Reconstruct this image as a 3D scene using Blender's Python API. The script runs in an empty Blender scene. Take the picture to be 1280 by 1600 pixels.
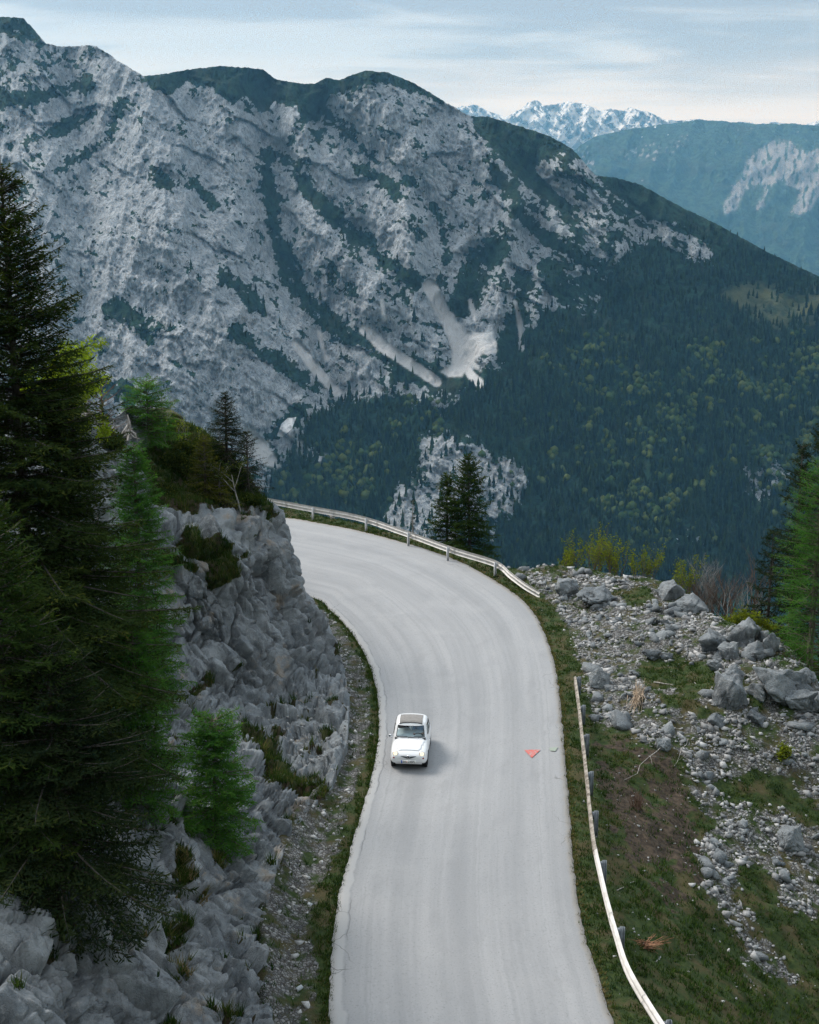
import bpy, math, random
import numpy as np
from mathutils import Vector, Matrix

# ------------------------------------------------------------------ camera, world, sun, exposure
SC = bpy.context.scene
COL = SC.collection
F, PITCH, CAMZ = 2050.0, math.radians(13.0), 19.0
cam_data = bpy.data.cameras.new("camera")
cam = bpy.data.objects.new("camera", cam_data)
COL.objects.link(cam)
cam.location = (0, 0, CAMZ)
cam.rotation_euler = (math.radians(90) - PITCH, 0, 0)
cam_data.sensor_fit = 'VERTICAL'
cam_data.sensor_height = 36.0
cam_data.lens = F / 1600 * 36.0
cam_data.clip_start, cam_data.clip_end = 0.5, 90000
SC.camera = cam
SC.view_settings.view_transform = 'Standard'
SC.view_settings.look = 'None'
SC.view_settings.exposure = 0.92
SC.view_settings.gamma = 1.0
SC.view_settings.use_curve_mapping = False
SC.cycles.max_bounces = 6
SC.cycles.transparent_max_bounces = 8
SC.cycles.volume_bounces = 1
SC.cycles.use_denoising = True
SC.cycles.denoising_prefilter = 'NONE'

SUN_AZ, SUN_EL = math.radians(-52), math.radians(44)     # azimuth from +Y, negative = to the west (camera's left)
sdir = Vector((math.sin(SUN_AZ) * math.cos(SUN_EL), math.cos(SUN_AZ) * math.cos(SUN_EL), math.sin(SUN_EL)))
sun_data = bpy.data.lights.new("sun", 'SUN')
sun_data.energy = 2.2
sun_data.angle = math.radians(25)
sun_data.color = (1.0, 0.965, 0.92)
sun = bpy.data.objects.new("sun", sun_data)
COL.objects.link(sun)
sun.rotation_euler = sdir.to_track_quat('Z', 'Y').to_euler()

world = bpy.data.worlds.new("World")
SC.world = world
world.use_nodes = True


class NT:
    """short-hand for building node trees"""
    def __init__(s, tree):
        s.t = tree
        tree.nodes.clear()

    def n(s, kind, **kw):
        nd = s.t.nodes.new(kind)
        for k, v in kw.items():
            if k.startswith('i_'):
                key = k[2:]
                key = int(key) if key.isdigit() else key.replace('_', ' ')
                s.set(nd.inputs[key], v)
            else:
                setattr(nd, k, v)
        return nd

    def set(s, inp, v):
        if isinstance(v, bpy.types.NodeSocket):
            s.t.links.new(v, inp)
        elif isinstance(v, bpy.types.Node):
            s.t.links.new(v.outputs[0], inp)
        else:
            if hasattr(inp, 'default_value'):
                if isinstance(v, (tuple, list)) and len(v) == 3 and inp.type == 'RGBA':
                    v = (*v, 1)
                inp.default_value = v

    def math(s, op, a, b=0.0, c=0.0, clamp=False):
        nd = s.t.nodes.new('ShaderNodeMath')
        nd.operation = op
        nd.use_clamp = clamp
        for i, v in enumerate((a, b, c)):
            s.set(nd.inputs[i], v)
        return nd.outputs[0]

    def mix(s, fac, a, b, blend='MIX'):
        nd = s.t.nodes.new('ShaderNodeMix')
        nd.data_type = 'RGBA'
        nd.blend_type = blend
        s.set(nd.inputs[0], fac)
        s.set(nd.inputs[6], a)
        s.set(nd.inputs[7], b)
        return nd.outputs[2]

    def sm(s, x, lo, hi, a=0.0, b=1.0):
        nd = s.t.nodes.new('ShaderNodeMapRange')
        nd.interpolation_type = 'SMOOTHSTEP'
        for i, v in enumerate((x, lo, hi, a, b)):
            s.set(nd.inputs[i], v)
        return nd.outputs[0]

    def noise(s, vec, scale, detail=4.0, rough=0.55, dist=0.0):
        nd = s.t.nodes.new('ShaderNodeTexNoise')
        s.set(nd.inputs['Vector'], vec)
        nd.inputs['Scale'].default_value = scale
        nd.inputs['Detail'].default_value = detail
        nd.inputs['Roughness'].default_value = rough
        nd.inputs['Distortion'].default_value = dist
        return nd.outputs['Fac']

    def voro(s, vec, scale, feature='F1', out='Distance', rnd=1.0):
        nd = s.t.nodes.new('ShaderNodeTexVoronoi')
        nd.feature = feature
        s.set(nd.inputs['Vector'], vec)
        nd.inputs['Scale'].default_value = scale
        nd.inputs['Randomness'].default_value = rnd
        return nd.outputs[out]

    def attr(s, name, out='Fac'):
        nd = s.t.nodes.new('ShaderNodeAttribute')
        nd.attribute_name = name
        return nd.outputs[out]

    def mapping(s, vec, scale=(1, 1, 1), rot=(0, 0, 0), loc=(0, 0, 0)):
        nd = s.t.nodes.new('ShaderNodeMapping')
        s.set(nd.inputs[0], vec)
        nd.inputs['Scale'].default_value = scale
        nd.inputs['Rotation'].default_value = rot
        nd.inputs['Location'].default_value = loc
        return nd.outputs[0]

    def bump(s, h, strength=0.5, dist=0.02, normal=None):
        nd = s.t.nodes.new('ShaderNodeBump')
        s.set(nd.inputs['Height'], h)
        nd.inputs['Strength'].default_value = strength
        nd.inputs['Distance'].default_value = dist
        if normal is not None:
            s.set(nd.inputs['Normal'], normal)
        return nd.outputs[0]


# sky: Nishita daylight under a layered stratus deck
w = NT(world.node_tree)
sky = w.n('ShaderNodeTexSky', sky_type='NISHITA', sun_disc=False, sun_elevation=SUN_EL,
          sun_rotation=SUN_AZ, altitude=1400.0, air_density=1.0, dust_density=1.0, ozone_density=1.0)
tc = w.n('ShaderNodeTexCoord')
sep = w.n('ShaderNodeSeparateXYZ', i_0=tc.outputs['Generated'])
el = w.math('MAXIMUM', sep.outputs[2], 0.0)
# project the direction on a flat cloud deck so the streaks flatten to bands near the horizon
den = w.math('ADD', el, 0.07)
cx = w.math('DIVIDE', sep.outputs[0], den)
cy = w.math('DIVIDE', sep.outputs[1], den)
comb = w.n('ShaderNodeCombineXYZ', i_0=cx, i_1=cy, i_2=0.0)
n1 = w.noise(w.mapping(comb.outputs[0], (0.55, 0.85, 1), (0, 0, 0.30), (3.1, 1.75, 0)), 0.62, 5, 0.5, 0.3)
n2 = w.noise(w.mapping(comb.outputs[0], (0.5, 1.0, 1), (0, 0, 0.22), (0.4, 7.3, 0)), 2.1, 6, 0.58, 0.5)
nn = w.math('ADD', w.math('MULTIPLY', n1, 0.7), w.math('MULTIPLY', n2, 0.3))
bank = w.sm(nn, 0.45, 0.56)
# an overcast deck is brightest overhead
high = w.sm(sep.outputs[2], 0.10, 0.75)
cloud = w.mix(bank, w.mix(high, (3.0, 3.25, 3.42), (6.2, 6.7, 7.1)), w.mix(high, (1.80, 2.06, 2.36), (4.5, 5.2, 5.8)))
# thinner, warmer veil low over the horizon
low = w.sm(w.math('ADD', sep.outputs[2], w.math('MULTIPLY', w.math('SUBTRACT', n2, 0.5), 0.05)), 0.045, 0.125, 1.0, 0.0)
cloud = w.mix(w.math('MULTIPLY', low, 0.85), cloud, (4.8, 4.1, 3.45))
cover = w.sm(w.math('ADD', n1, w.math('MULTIPLY', n2, 0.35)), 0.50, 0.36, 0.86, 0.97)
final = w.mix(cover, sky.outputs[0], cloud)
bg = w.n('ShaderNodeBackground', i_Color=final, i_Strength=0.105)
w.n('ShaderNodeOutputWorld', i_Surface=bg.outputs[0])

HAZE = 0.000036                                  # density of the air

# ------------------------------------------------------------------ numpy helpers
RNG = np.random.default_rng(7)
_P = np.random.default_rng(11).permutation(4096).astype(np.int64)
_G = np.random.default_rng(12).normal(size=(4096, 3))
_G /= np.linalg.norm(_G, axis=1)[:, None]
_R3 = np.random.default_rng(13).random((4096, 3))


def _hash(i, j, k):
    return _P[(_P[(_P[i & 4095] + j) & 4095] + k) & 4095]


def perlin(p):
    """gradient noise about -1..1 at points p (N,3)"""
    p = np.asarray(p, float)
    f = np.floor(p)
    i = f.astype(np.int64)
    r = p - f
    u = r * r * r * (r * (r * 6 - 15) + 10)
    out = 0
    for dx in (0, 1):
        wx = u[:, 0] if dx else 1 - u[:, 0]
        for dy in (0, 1):
            wy = u[:, 1] if dy else 1 - u[:, 1]
            for dz in (0, 1):
                wz = u[:, 2] if dz else 1 - u[:, 2]
                g = _G[_hash(i[:, 0] + dx, i[:, 1] + dy, i[:, 2] + dz)]
                d = g[:, 0] * (r[:, 0] - dx) + g[:, 1] * (r[:, 1] - dy) + g[:, 2] * (r[:, 2] - dz)
                out = out + wx * wy * wz * d
    return out * 1.6


def fbm(p, octaves=5, gain=0.5, lac=2.03):
    p = np.asarray(p, float)
    a, s, o = 1.0, 0.0, 0
    for k in range(octaves):
        o = o + a * perlin(p + 17.3 * k)
        s += a
        a *= gain
        p = p * lac
    return o / s


def ridged(p, octaves=5, gain=0.5, lac=2.05):
    p = np.asarray(p, float)
    a, s, o = 1.0, 0.0, 0
    for k in range(octaves):
        o = o + a * (1 - 2 * np.abs(perlin(p + 9.1 * k)))
        s += a
        a *= gain
        p = p * lac
    return o / s


def voronoi(p, jitter=0.9, facet=False):
    """F1, F2, random value of the nearest cell"""
    p = np.asarray(p, float)
    f = np.floor(p)
    i = f.astype(np.int64)
    r = p - f
    d1 = np.full(len(p), 9.0)
    d2 = np.full(len(p), 9.0)
    cid = np.zeros(len(p), np.int64)
    off = np.zeros((len(p), 3))
    for dx in (-1, 0, 1):
        for dy in (-1, 0, 1):
            for dz in (-1, 0, 1):
                h = _hash(i[:, 0] + dx, i[:, 1] + dy, i[:, 2] + dz)
                q = _R3[h] * jitter
                v = r - q - (dx, dy, dz)
                d = np.sqrt((v * v).sum(1))
                nearer = d < d1
                d2 = np.where(nearer, d1, np.minimum(d2, d))
                cid = np.where(nearer, h, cid)
                off = np.where(nearer[:, None], v, off)
                d1 = np.where(nearer, d, d1)
    if facet:
        return d1, d2, cid / 4096.0, (off * _G[cid]).sum(1)
    return d1, d2, cid / 4096.0


def sst(x, lo, hi):
    t = np.clip((x - lo) / (hi - lo), 0, 1)
    return t * t * (3 - 2 * t)


CP, SP = math.cos(PITCH), math.sin(PITCH)


def ray(px, py):
    """world direction through a picture point, scaled so that its Y is 1"""
    px, py = np.asarray(px, float), np.asarray(py, float)
    u, v = (px - 640) / F, (800 - py) / F
    y = CP + v * SP
    return u / y, (v * CP - SP) / y


def at(px, py, Y):
    """the world point at distance Y (metres north of the camera) seen at a picture point"""
    rx, rz = ray(px, py)
    return np.stack(np.broadcast_arrays(rx * Y, np.asarray(Y, float) + 0 * rx, CAMZ + rz * Y), -1)


def gnd(px, py, z=0.0):
    rx, rz = ray(px, py)
    Y = (z - CAMZ) / rz
    return np.stack(np.broadcast_arrays(rx * Y, Y, z + 0 * Y), -1)


def proj(P):
    P = np.asarray(P, float)
    dz = P[..., 2] - CAMZ
    depth = P[..., 1] * CP - dz * SP
    v = (P[..., 1] * SP + dz * CP) / depth
    return 640 + F * P[..., 0] / depth, 800 - F * v, depth


def seg_dist(x, y, poly, closed=False):
    """distance to a polyline, and the parameter (arc length) and side sign at the nearest place"""
    poly = np.asarray(poly, float)
    pts = np.vstack([poly, poly[:1]]) if closed else poly
    best = np.full(x.shape, 1e18)
    par = np.zeros(x.shape)
    side = np.ones(x.shape)
    acc = 0.0
    for a, b in zip(pts[:-1], pts[1:]):
        d = b - a
        L2 = max(d @ d, 1e-12)
        L = math.sqrt(L2)
        t = np.clip(((x - a[0]) * d[0] + (y - a[1]) * d[1]) / L2, 0, 1)
        ex, ey = x - a[0] - t * d[0], y - a[1] - t * d[1]
        dd = ex * ex + ey * ey
        m = dd < best
        best = np.where(m, dd, best)
        par = np.where(m, acc + t * L, par)
        side = np.where(m, np.sign(d[0] * (y - a[1]) - d[1] * (x - a[0])), side)
        acc += L
    return np.sqrt(best), par, side


def inside(x, y, poly):
    poly = np.asarray(poly, float)
    c = np.zeros(x.shape, bool)
    j = len(poly) - 1
    for i in range(len(poly)):
        xi, yi = poly[i]
        xj, yj = poly[j]
        if yi != yj:
            c ^= ((yi > y) != (yj > y)) & (x < (xj - xi) * (y - yi) / (yj - yi) + xi)
        j = i
    return c


def poly_mask(x, y, poly, soft=6.0, off=0.0):
    """1 inside a polygon, 0 outside, soft edge; off (array) wobbles the outline"""
    d, _, _ = seg_dist(x, y, poly, True)
    sd = np.where(inside(x, y, poly), -d, d)
    return sst(-(sd + off), -soft, soft)


def stroke(x, y, poly, width, soft=4.0, off=0.0):
    d, _, _ = seg_dist(x, y, poly)
    return sst(-(d + off - width), -soft, soft)


class TPS:
    """smooth surface through scattered control points"""
    def __init__(s, xy, z, smooth=0.0, scale=1.0):
        s.sc = scale
        s.xy = np.asarray(xy, float) / scale
        n = len(s.xy)
        K = s.u(np.linalg.norm(s.xy[:, None] - s.xy[None], axis=2)) + smooth * np.eye(n)
        A = np.zeros((n + 3, n + 3))
        A[:n, :n] = K
        A[:n, n] = A[n, :n] = 1
        A[:n, n + 1:] = s.xy
        A[n + 1:, :n] = s.xy.T
        s.w = np.linalg.solve(A, np.concatenate([np.asarray(z, float), np.zeros(3)]))

    @staticmethod
    def u(r):
        return np.where(r > 1e-9, r * r * np.log(np.maximum(r, 1e-9)), 0)

    def __call__(s, x, y):
        x, y = x / s.sc, y / s.sc
        o = s.w[-3] + s.w[-2] * x + s.w[-1] * y
        for k, (a, b) in enumerate(s.xy):
            o = o + s.w[k] * s.u(np.hypot(x - a, y - b))
        return o


def smooth_line(pts, n, tension=0.5):
    """Catmull-Rom through points, resampled evenly by length"""
    P = np.asarray(pts, float)
    P = np.vstack([2 * P[0] - P[1], P, 2 * P[-1] - P[-2]])
    out = []
    for i in range(1, len(P) - 2):
        t = np.linspace(0, 1, 24, endpoint=False)[:, None]
        a, b, c, d = P[i - 1], P[i], P[i + 1], P[i + 2]
        out.append(0.5 * (2 * b + (c - a) * t + (2 * a - 5 * b + 4 * c - d) * t ** 2 + (3 * b - a - 3 * c + d) * t ** 3))
    out = np.vstack(out + [P[-2:-1]])
    L = np.concatenate([[0], np.cumsum(np.linalg.norm(np.diff(out, axis=0), axis=1))])
    s = np.linspace(0, L[-1], n)
    return np.stack([np.interp(s, L, out[:, k]) for k in range(out.shape[1])], 1)


def mesh_np(name, V, quads=None, tris=None, smooth=True):
    me = bpy.data.meshes.new(name)
    V = np.ascontiguousarray(V, np.float32)
    me.vertices.add(len(V))
    me.vertices.foreach_set('co', V.ravel())
    parts, sizes = [], []
    if quads is not None and len(quads):
        parts.append(np.asarray(quads, np.int32).ravel())
        sizes.append(np.full(len(quads), 4, np.int32))
    if tris is not None and len(tris):
        parts.append(np.asarray(tris, np.int32).ravel())
        sizes.append(np.full(len(tris), 3, np.int32))
    idx = np.concatenate(parts)
    sz = np.concatenate(sizes)
    me.loops.add(len(idx))
    me.loops.foreach_set('vertex_index', idx)
    me.polygons.add(len(sz))
    me.polygons.foreach_set('loop_start', np.concatenate([[0], np.cumsum(sz)[:-1]]).astype(np.int32))
    me.update(calc_edges=True)
    if smooth:
        me.polygons.foreach_set('use_smooth', np.ones(len(sz), bool))
    return me


def add_attr(me, name, values):
    values = np.asarray(values, np.float32)
    if values.ndim == 1:
        a = me.attributes.new(name, 'FLOAT', 'POINT')
        a.data.foreach_set('value', values)
    else:
        a = me.attributes.new(name, 'FLOAT_COLOR', 'POINT')
        a.data.foreach_set('color', np.ascontiguousarray(np.hstack([values, np.ones((len(values), 1), np.float32)]), np.float32).ravel())


def grid_quads(r, c):
    i = np.arange((r - 1) * c).reshape(r - 1, c)[:, :-1].ravel()
    return np.stack([i, i + 1, i + c + 1, i + c], 1)


def obj(name, me, mat=None, parent=None, kind=None, label=None, cat=None, group=None):
    o = bpy.data.objects.new(name, me)
    COL.objects.link(o)
    if mat is not None and me is not None and not len(me.materials):
        me.materials.append(mat)
    if parent is not None:
        o.parent = parent
    return tag(o, kind, label, cat, group)


def tag(o, kind=None, label=None, cat=None, group=None):
    for k, v in (('kind', kind), ('label', label), ('category', cat), ('group', group)):
        if v:
            o[k] = v
    return o


def empty(name, loc=(0, 0, 0), rz=0.0, label=None, cat=None, group=None):
    o = bpy.data.objects.new(name, None)
    COL.objects.link(o)
    o.location = loc
    o.rotation_euler = (0, 0, rz)
    o.empty_display_size = 0.2
    return tag(o, None, label, cat, group)


def material(name):
    m = bpy.data.materials.new(name)
    m.use_nodes = True
    t = NT(m.node_tree)
    return m, t


def finish(t, color, rough=0.9, normal=None, spec=0.25, **kw):
    b = t.n('ShaderNodeBsdfPrincipled')
    t.set(b.inputs['Base Color'], color)
    t.set(b.inputs['Roughness'], rough)
    t.set(b.inputs['Specular IOR Level'], spec)
    for k, v in kw.items():
        t.set(b.inputs[k.replace('_', ' ')], v)
    if normal is not None:
        t.set(b.inputs['Normal'], normal)
    t.n('ShaderNodeOutputMaterial', i_Surface=b.outputs[0])
    return b


def plain(name, color, rough=0.7, spec=0.3, var=0.0, scale=6.0, **kw):
    """one colour with a little mottling"""
    m, t = material(name)
    c = color
    if var:
        geo = t.n('ShaderNodeNewGeometry')
        tcn = t.n('ShaderNodeTexCoord')
        nz = t.noise(tcn.outputs['Object'], scale, 5, 0.6)
        c = t.mix(t.sm(nz, 0.3, 0.7), tuple(x * (1 - var) for x in color), tuple(min(1, x * (1 + var)) for x in color))
    finish(t, c, rough, None, spec, **kw)
    return m

# ------------------------------------------------------------------ the massif across the valley
SKY1 = [(-260, 50), (-100, 20), (-20, 28), (2, 26), (36, 28), (50, 42), (72, 68), (95, 73), (150, 71), (185, 95), (225, 119),
        (245, 117), (300, 108), (345, 103), (410, 108), (432, 124), (465, 130), (490, 131), (510, 122), (530, 125), (570, 110),
        (605, 113), (650, 131), (700, 162), (733, 181), (760, 182), (800, 193), (860, 213), (895, 233), (930, 274), (960, 277),
        (1000, 288), (1060, 321), (1120, 350), (1200, 394), (1280, 432), (1400, 490), (1600, 600)]


def far_surface(px0, px1, cols, skyline, bottom, rows, rough_amp=1.0, seed=0.0, power=1.0):
    s = np.asarray(skyline, float)
    X = np.linspace(px0, px1, cols)
    top = np.interp(X, s[:, 0], s[:, 1])
    top = top + rough_amp * (fbm(np.stack([X / 18, 0 * X + seed, 0 * X], 1), 4) + .9 * fbm(np.stack([X / 5, 0 * X + seed, 0 * X], 1), 3))
    v = np.linspace(0, 1, rows) ** power
    PX = np.broadcast_to(X[None], (rows, cols))
    PY = top[None] + (bottom - top[None]) * v[:, None]
    return PX.ravel().copy(), PY.ravel().copy(), np.broadcast_to(top[None], (rows, cols)).ravel().copy()


M_C, M_R = 780, 385
PX, PY, TOP = far_surface(-230, 1430, M_C, SKY1, 1030, M_R, 2.2, 3.0)
q3 = lambda sx, sy, s=0.0: np.stack([PX / sx, PY / sy, np.full(PX.shape, s)], 1)

# where rock, scree, dwarf pine, wood and meadow are (traced once on the face, then broken up by noise)
wob = 16 * fbm(q3(34, 34, 1.5), 4) + 7 * fbm(q3(9, 9, 4.2), 3)
diag = PX * 0.80 + PY * 0.60          # strata run down to the right
acro = -PX * 0.60 + PY * 0.80
tree_line = np.interp(PX, [-130, 340, 390, 440, 470, 500, 535, 600, 680, 745, 790, 820, 860, 930, 950, 975, 1060, 1120, 1200, 1430],
                      [1000, 900, 800, 720, 665, 640, 622, 615, 618, 610, 560, 520, 480, 480, 420, 395, 336, 362, 398, 500])
wood = sst(PY + 1.5 * wob - tree_line, -14, 26)
CLIFF = [(655, 690), (690, 668), (735, 680), (775, 712), (812, 735), (824, 762), (800, 800), (770, 830), (720, 850), (640, 850),
         (590, 830), (610, 790), (650, 740)]
cliff_low = poly_mask(PX, PY, CLIFF, 16, 1.9 * wob)
crag_r = np.maximum(poly_mask(PX, PY, [(1160, 720), (1215, 705), (1230, 730), (1215, 790), (1180, 780)], 14, 2.4 * wob),
                    poly_mask(PX, PY, [(1030, 830), (1080, 825), (1100, 860), (1060, 890), (1030, 880)], 14, 2.2 * wob))
slab_r = poly_mask(PX, PY, [(1008, 352), (1040, 345), (1085, 372), (1115, 395), (1110, 415), (1070, 405), (1030, 385)], 8, 1.1 * wob)
wood = wood * (1 - 0.90 * cliff_low) * (1 - 0.62 * crag_r) * (1 - slab_r)

CAPS = [[(-130, 0), (0, 15), (38, 20), (56, 50), (78, 70), (60, 78), (30, 46), (0, 52), (-130, 70)],
        [(226, 110), (300, 98), (345, 95), (410, 98), (435, 115), (490, 122), (530, 115), (570, 100), (612, 102), (660, 130),
         (690, 160), (640, 140), (590, 128), (545, 140), (520, 150), (500, 186), (480, 192), (462, 168), (430, 162), (412, 172),
         (385, 150), (362, 163), (330, 138), (290, 128), (262, 150), (240, 140)],
        [(733, 174), (760, 172), (860, 205), (900, 228), (905, 250), (880, 236), (850, 240), (832, 262), (870, 296), (905, 326),
         (890, 345), (850, 315), (800, 268), (770, 232), (742, 200)],
        [(930, 265), (960, 268), (1000, 280), (1060, 312), (1280, 425), (1430, 500), (1430, 560), (1280, 490), (1150, 445),
         (1112, 385), (1060, 346), (1010, 347), (985, 318), (950, 296)]]
caps = np.zeros_like(PX)
for c in CAPS:
    caps = np.maximum(caps, poly_mask(PX, PY, c, 5, 0.6 * wob))
STREAKS = [([(412, 240), (420, 300), (428, 345), (440, 390)], 12), ([(445, 245), (480, 290), (520, 335), (560, 370), (600, 405), (645, 445)], 13),
           ([(440, 400), (465, 450), (500, 490), (560, 530), (660, 585)], 14), ([(505, 175), (545, 215), (590, 250)], 5),
           ([(565, 265), (600, 285), (615, 300)], 9), ([(350, 425), (380, 460), (405, 480)], 10), ([(470, 190), (450, 235), (430, 250)], 9),
           ([(0, 150), (60, 150), (130, 130)], 14), ([(20, 230), (80, 205), (150, 175)], 7), ([(100, 260), (170, 215), (190, 160)], 6),
           ([(720, 480), (745, 420), (770, 390)], 22), ([(820, 440), (800, 520), (790, 560)], 16), ([(640, 580), (720, 600), (780, 600)], 22),
           ([(700, 400), (690, 340), (640, 280)], 6), ([(860, 420), (880, 460), (930, 440)], 20), ([(810, 330), (850, 370), (900, 400), (950, 420)], 13),
           ([(180, 480), (230, 520)], 16), ([(370, 520), (420, 560), (470, 590)], 12), ([(200, 620), (150, 600)], 18),
           ([(620, 420), (640, 480), (690, 440)], 5), ([(520, 420), (560, 470)], 5), ([(300, 290), (340, 320)], 6), ([(230, 250), (262, 285)], 8),
           ([(905, 265), (950, 310), (1000, 350)], 5), ([(760, 250), (800, 300), (860, 345)], 7), ([(470, 640), (420, 690), (440, 760)], 10)]
st = np.zeros_like(PX)
for pl, wd in STREAKS:
    st = np.maximum(st, stroke(PX, PY, pl, wd, 6, 1.0 * wob + 9 * fbm(q3(5, 7, 2.2), 2)))
SCREE = [([(464, 536), (478, 556), (500, 585), (526, 613)], 5.5), ([(570, 516), (598, 540), (635, 565), (682, 597)], 6.0),
         ([(672, 448), (692, 490), (708, 520), (718, 548)], 8.0), ([(805, 470), (812, 500), (816, 545)], 2.6), ([(716, 545), (735, 585), (752, 602)], 5.0),
         ([(596, 470), (600, 500)], 2.5), ([(498, 520), (510, 560)], 2.5), ([(735, 470), (742, 500)], 2.0)]
scree = np.zeros_like(PX)
for pl, wd in SCREE:
    scree = np.maximum(scree, stroke(PX, PY, pl, wd * 1.35, 1.6, 0.20 * wob))
scree = np.maximum(scree, poly_mask(PX, PY, [(700, 480), (730, 520), (768, 520), (776, 548), (750, 556), (742, 562), (752, 580), (735, 572),
                                             (722, 588), (700, 590), (688, 580), (706, 570), (705, 530)], 3, 0.3 * wob))
scree = np.maximum(scree, 0.9 * poly_mask(PX, PY, [(386, 672), (420, 690), (432, 730), (400, 720), (384, 705)], 6, 0.7 * wob))
scree = np.maximum(scree, 0.8 * poly_mask(PX, PY, [(460, 690), (480, 700), (512, 710), (500, 722), (470, 712)], 5, 0.8 * wob))
snow = np.maximum(poly_mask(PX, PY, [(433, 681), (440, 662), (450, 653), (463, 652), (456, 670), (441, 683)], 1.5),
                  np.maximum(stroke(PX, PY, [(424, 168), (430, 160)], 2.2, 1.2), stroke(PX, PY, [(567, 207), (570, 209)], 2, 1)))
meadow = poly_mask(PX, PY, [(1120, 455), (1200, 450), (1300, 460), (1430, 520), (1430, 560), (1290, 505), (1210, 500), (1150, 478)], 10, 1.3 * wob)

# relief: spurs stand out of the face, gullies cut into it
D = np.interp(PY, [0, 100, 300, 560, 700, 1120], [3130, 3030, 2830, 2470, 2300, 1680])
D = D - 190 * sst(-PX, -455, -250) * sst(PY, 60, 420) + 40 * sst(PX, 900, 1300)
for pl, wd, amp in [([(415, 140), (425, 300), (442, 400), (500, 500), (530, 612)], 34, 95), ([(440, 240), (520, 335), (640, 440)], 22, 60),
                    ([(500, 180), (600, 250), (690, 340), (680, 450), (720, 560)], 26, 62), ([(845, 340), (800, 430), (800, 560)], 26, 52),
                    ([(750, 400), (735, 480)], 22, 45), ([(735, 185), (830, 270), (905, 330)], 20, 45), ([(565, 500), (680, 596)], 20, 25),
                    ([(300, 130), (330, 300), (300, 480)], 26, 35), ([(110, 80), (140, 300), (120, 560)], 30, 40), ([(985, 300), (985, 400)], 18, 30)]:
    d, _, _ = seg_dist(PX, PY, pl)
    D = D + amp * np.exp(-(d / wd) ** 2)
for pl, wd, amp in [([(590, 118), (640, 260), (640, 420)], 40, 90), ([(805, 325), (797, 400), (790, 480)], 20, 70), ([(880, 260), (960, 360), (985, 430)], 26, 60),
                    ([(460, 200), (500, 330), (590, 480)], 30, 60), ([(200, 100), (260, 300), (380, 560), (440, 650)], 60, 70),
                    ([(20, 40), (60, 300), (70, 520)], 50, 60), ([(740, 210), (800, 290), (900, 380)], 24, 40), ([(1040, 340), (1110, 410)], 24, 30)]:
    d, _, _ = seg_dist(PX, PY, pl)
    D = D - amp * np.exp(-(d / wd) ** 2)
rockiness = 1 - 0.9 * np.clip(wood + scree, 0, 1)
warp = 9 * fbm(q3(40, 40, 8.8), 3)
rid = lambda sx, sy, s: np.stack([(PX + warp + 0.35 * PY) / sx, (PY - 0.3 * PX) / sy, np.full(PX.shape, s)], 1)
D = D - 44 * fbm(rid(120, 170, 0.3), 4)
D = D - rockiness * (30 * ridged(rid(44, 120, 2.2), 4) + 8 * ridged(np.stack([(acro + warp) / 17, diag / 60, 0 * PX + 5], 1), 4) + 6.5 * ridged(np.stack([(PX + .8 * warp - .22 * PY) / 6.0, PY / 62, 0 * PX + 3], 1), 4, .6)
                     + 5.0 * ridged(rid(9, 17, 7.7), 3) + 2.0 * fbm(q3(3.4, 5.0, 3.3), 2))
for sx_, sy_, am_, sd_ in ((40, 90, 17, 1.1), (13, 40, 5.5, 4.7), (4.5, 12, 4.0, 8.3)):
    q_ = np.stack([(acro + 1.2 * warp) / sx_, (diag + .6 * warp) / sy_, 0 * PX + sd_], 1)
    _, _, i_, f_ = voronoi(q_, .9, True)
    D = D - rockiness * am_ * (1.1 * f_ + .5 * (i_ - .5))
D = D - (1 - rockiness) * (9 * fbm(q3(18, 18, 6), 3) + 26 * ridged(np.stack([(PX + .5 * PY) / 60, (PY - .3 * PX) / 130, 0 * PX + 6], 1), 3))
D = D - cliff_low * (14 * ridged(np.stack([acro / 14, diag / 70, 0 * PX + 9], 1), 4))
# dwarf pine clings to ledges: more where the face lies back, none on the steepest rock
Dg = D.reshape(M_R, M_C)
lay = np.gradient(Dg, axis=0) / np.maximum(np.gradient(PY.reshape(M_R, M_C), axis=0), 0.3)
lay = (lay - (lay.mean())).ravel()
patch = 0.50 * fbm(np.stack([acro / 30, diag / 46, 0 * PX + 2.0], 1), 5, 0.66) + 0.50 * fbm(np.stack([acro / 6.5, diag / 14, 0 * PX + 6.0], 1), 4, 0.7)
patch = patch * 1.6 - 0.02 * np.clip(lay, -14, 14)
bias = np.interp(PX, [-130, 60, 200, 320, 430, 520, 700, 780, 900, 1000], [-.19, -.20, -.30, -.27, -.24, -.19, -.22, -.12, -.04, 0.0])
bias = bias + 0.12 * sst(-PY, -190, -60) - 0.13 * poly_mask(PX, PY, [(120, 130), (190, 110), (230, 260), (200, 270), (150, 230)], 20) \
    - 0.16 * poly_mask(PX, PY, [(60, 520), (330, 470), (420, 620), (330, 760), (60, 700)], 40) + 0.05 * sst(PY, 420, 520) * sst(PX, 430, 500)
veg = sst(patch + bias + .01, -0.16, 0.18)
veg = np.maximum(veg, np.maximum(caps * sst(patch, -1.1, -0.5), sst(1.9 * patch + 1.25 * st - 0.62, -0.35, 0.35)))
veg = np.maximum(veg, wood)
veg = veg * (1 - scree) * (1 - 0.55 * cliff_low * (patch < 0.25)) * (1 - snow)
V1 = at(PX, PY, D)
W1, VEG1, MEA1 = wood, veg, meadow
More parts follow.
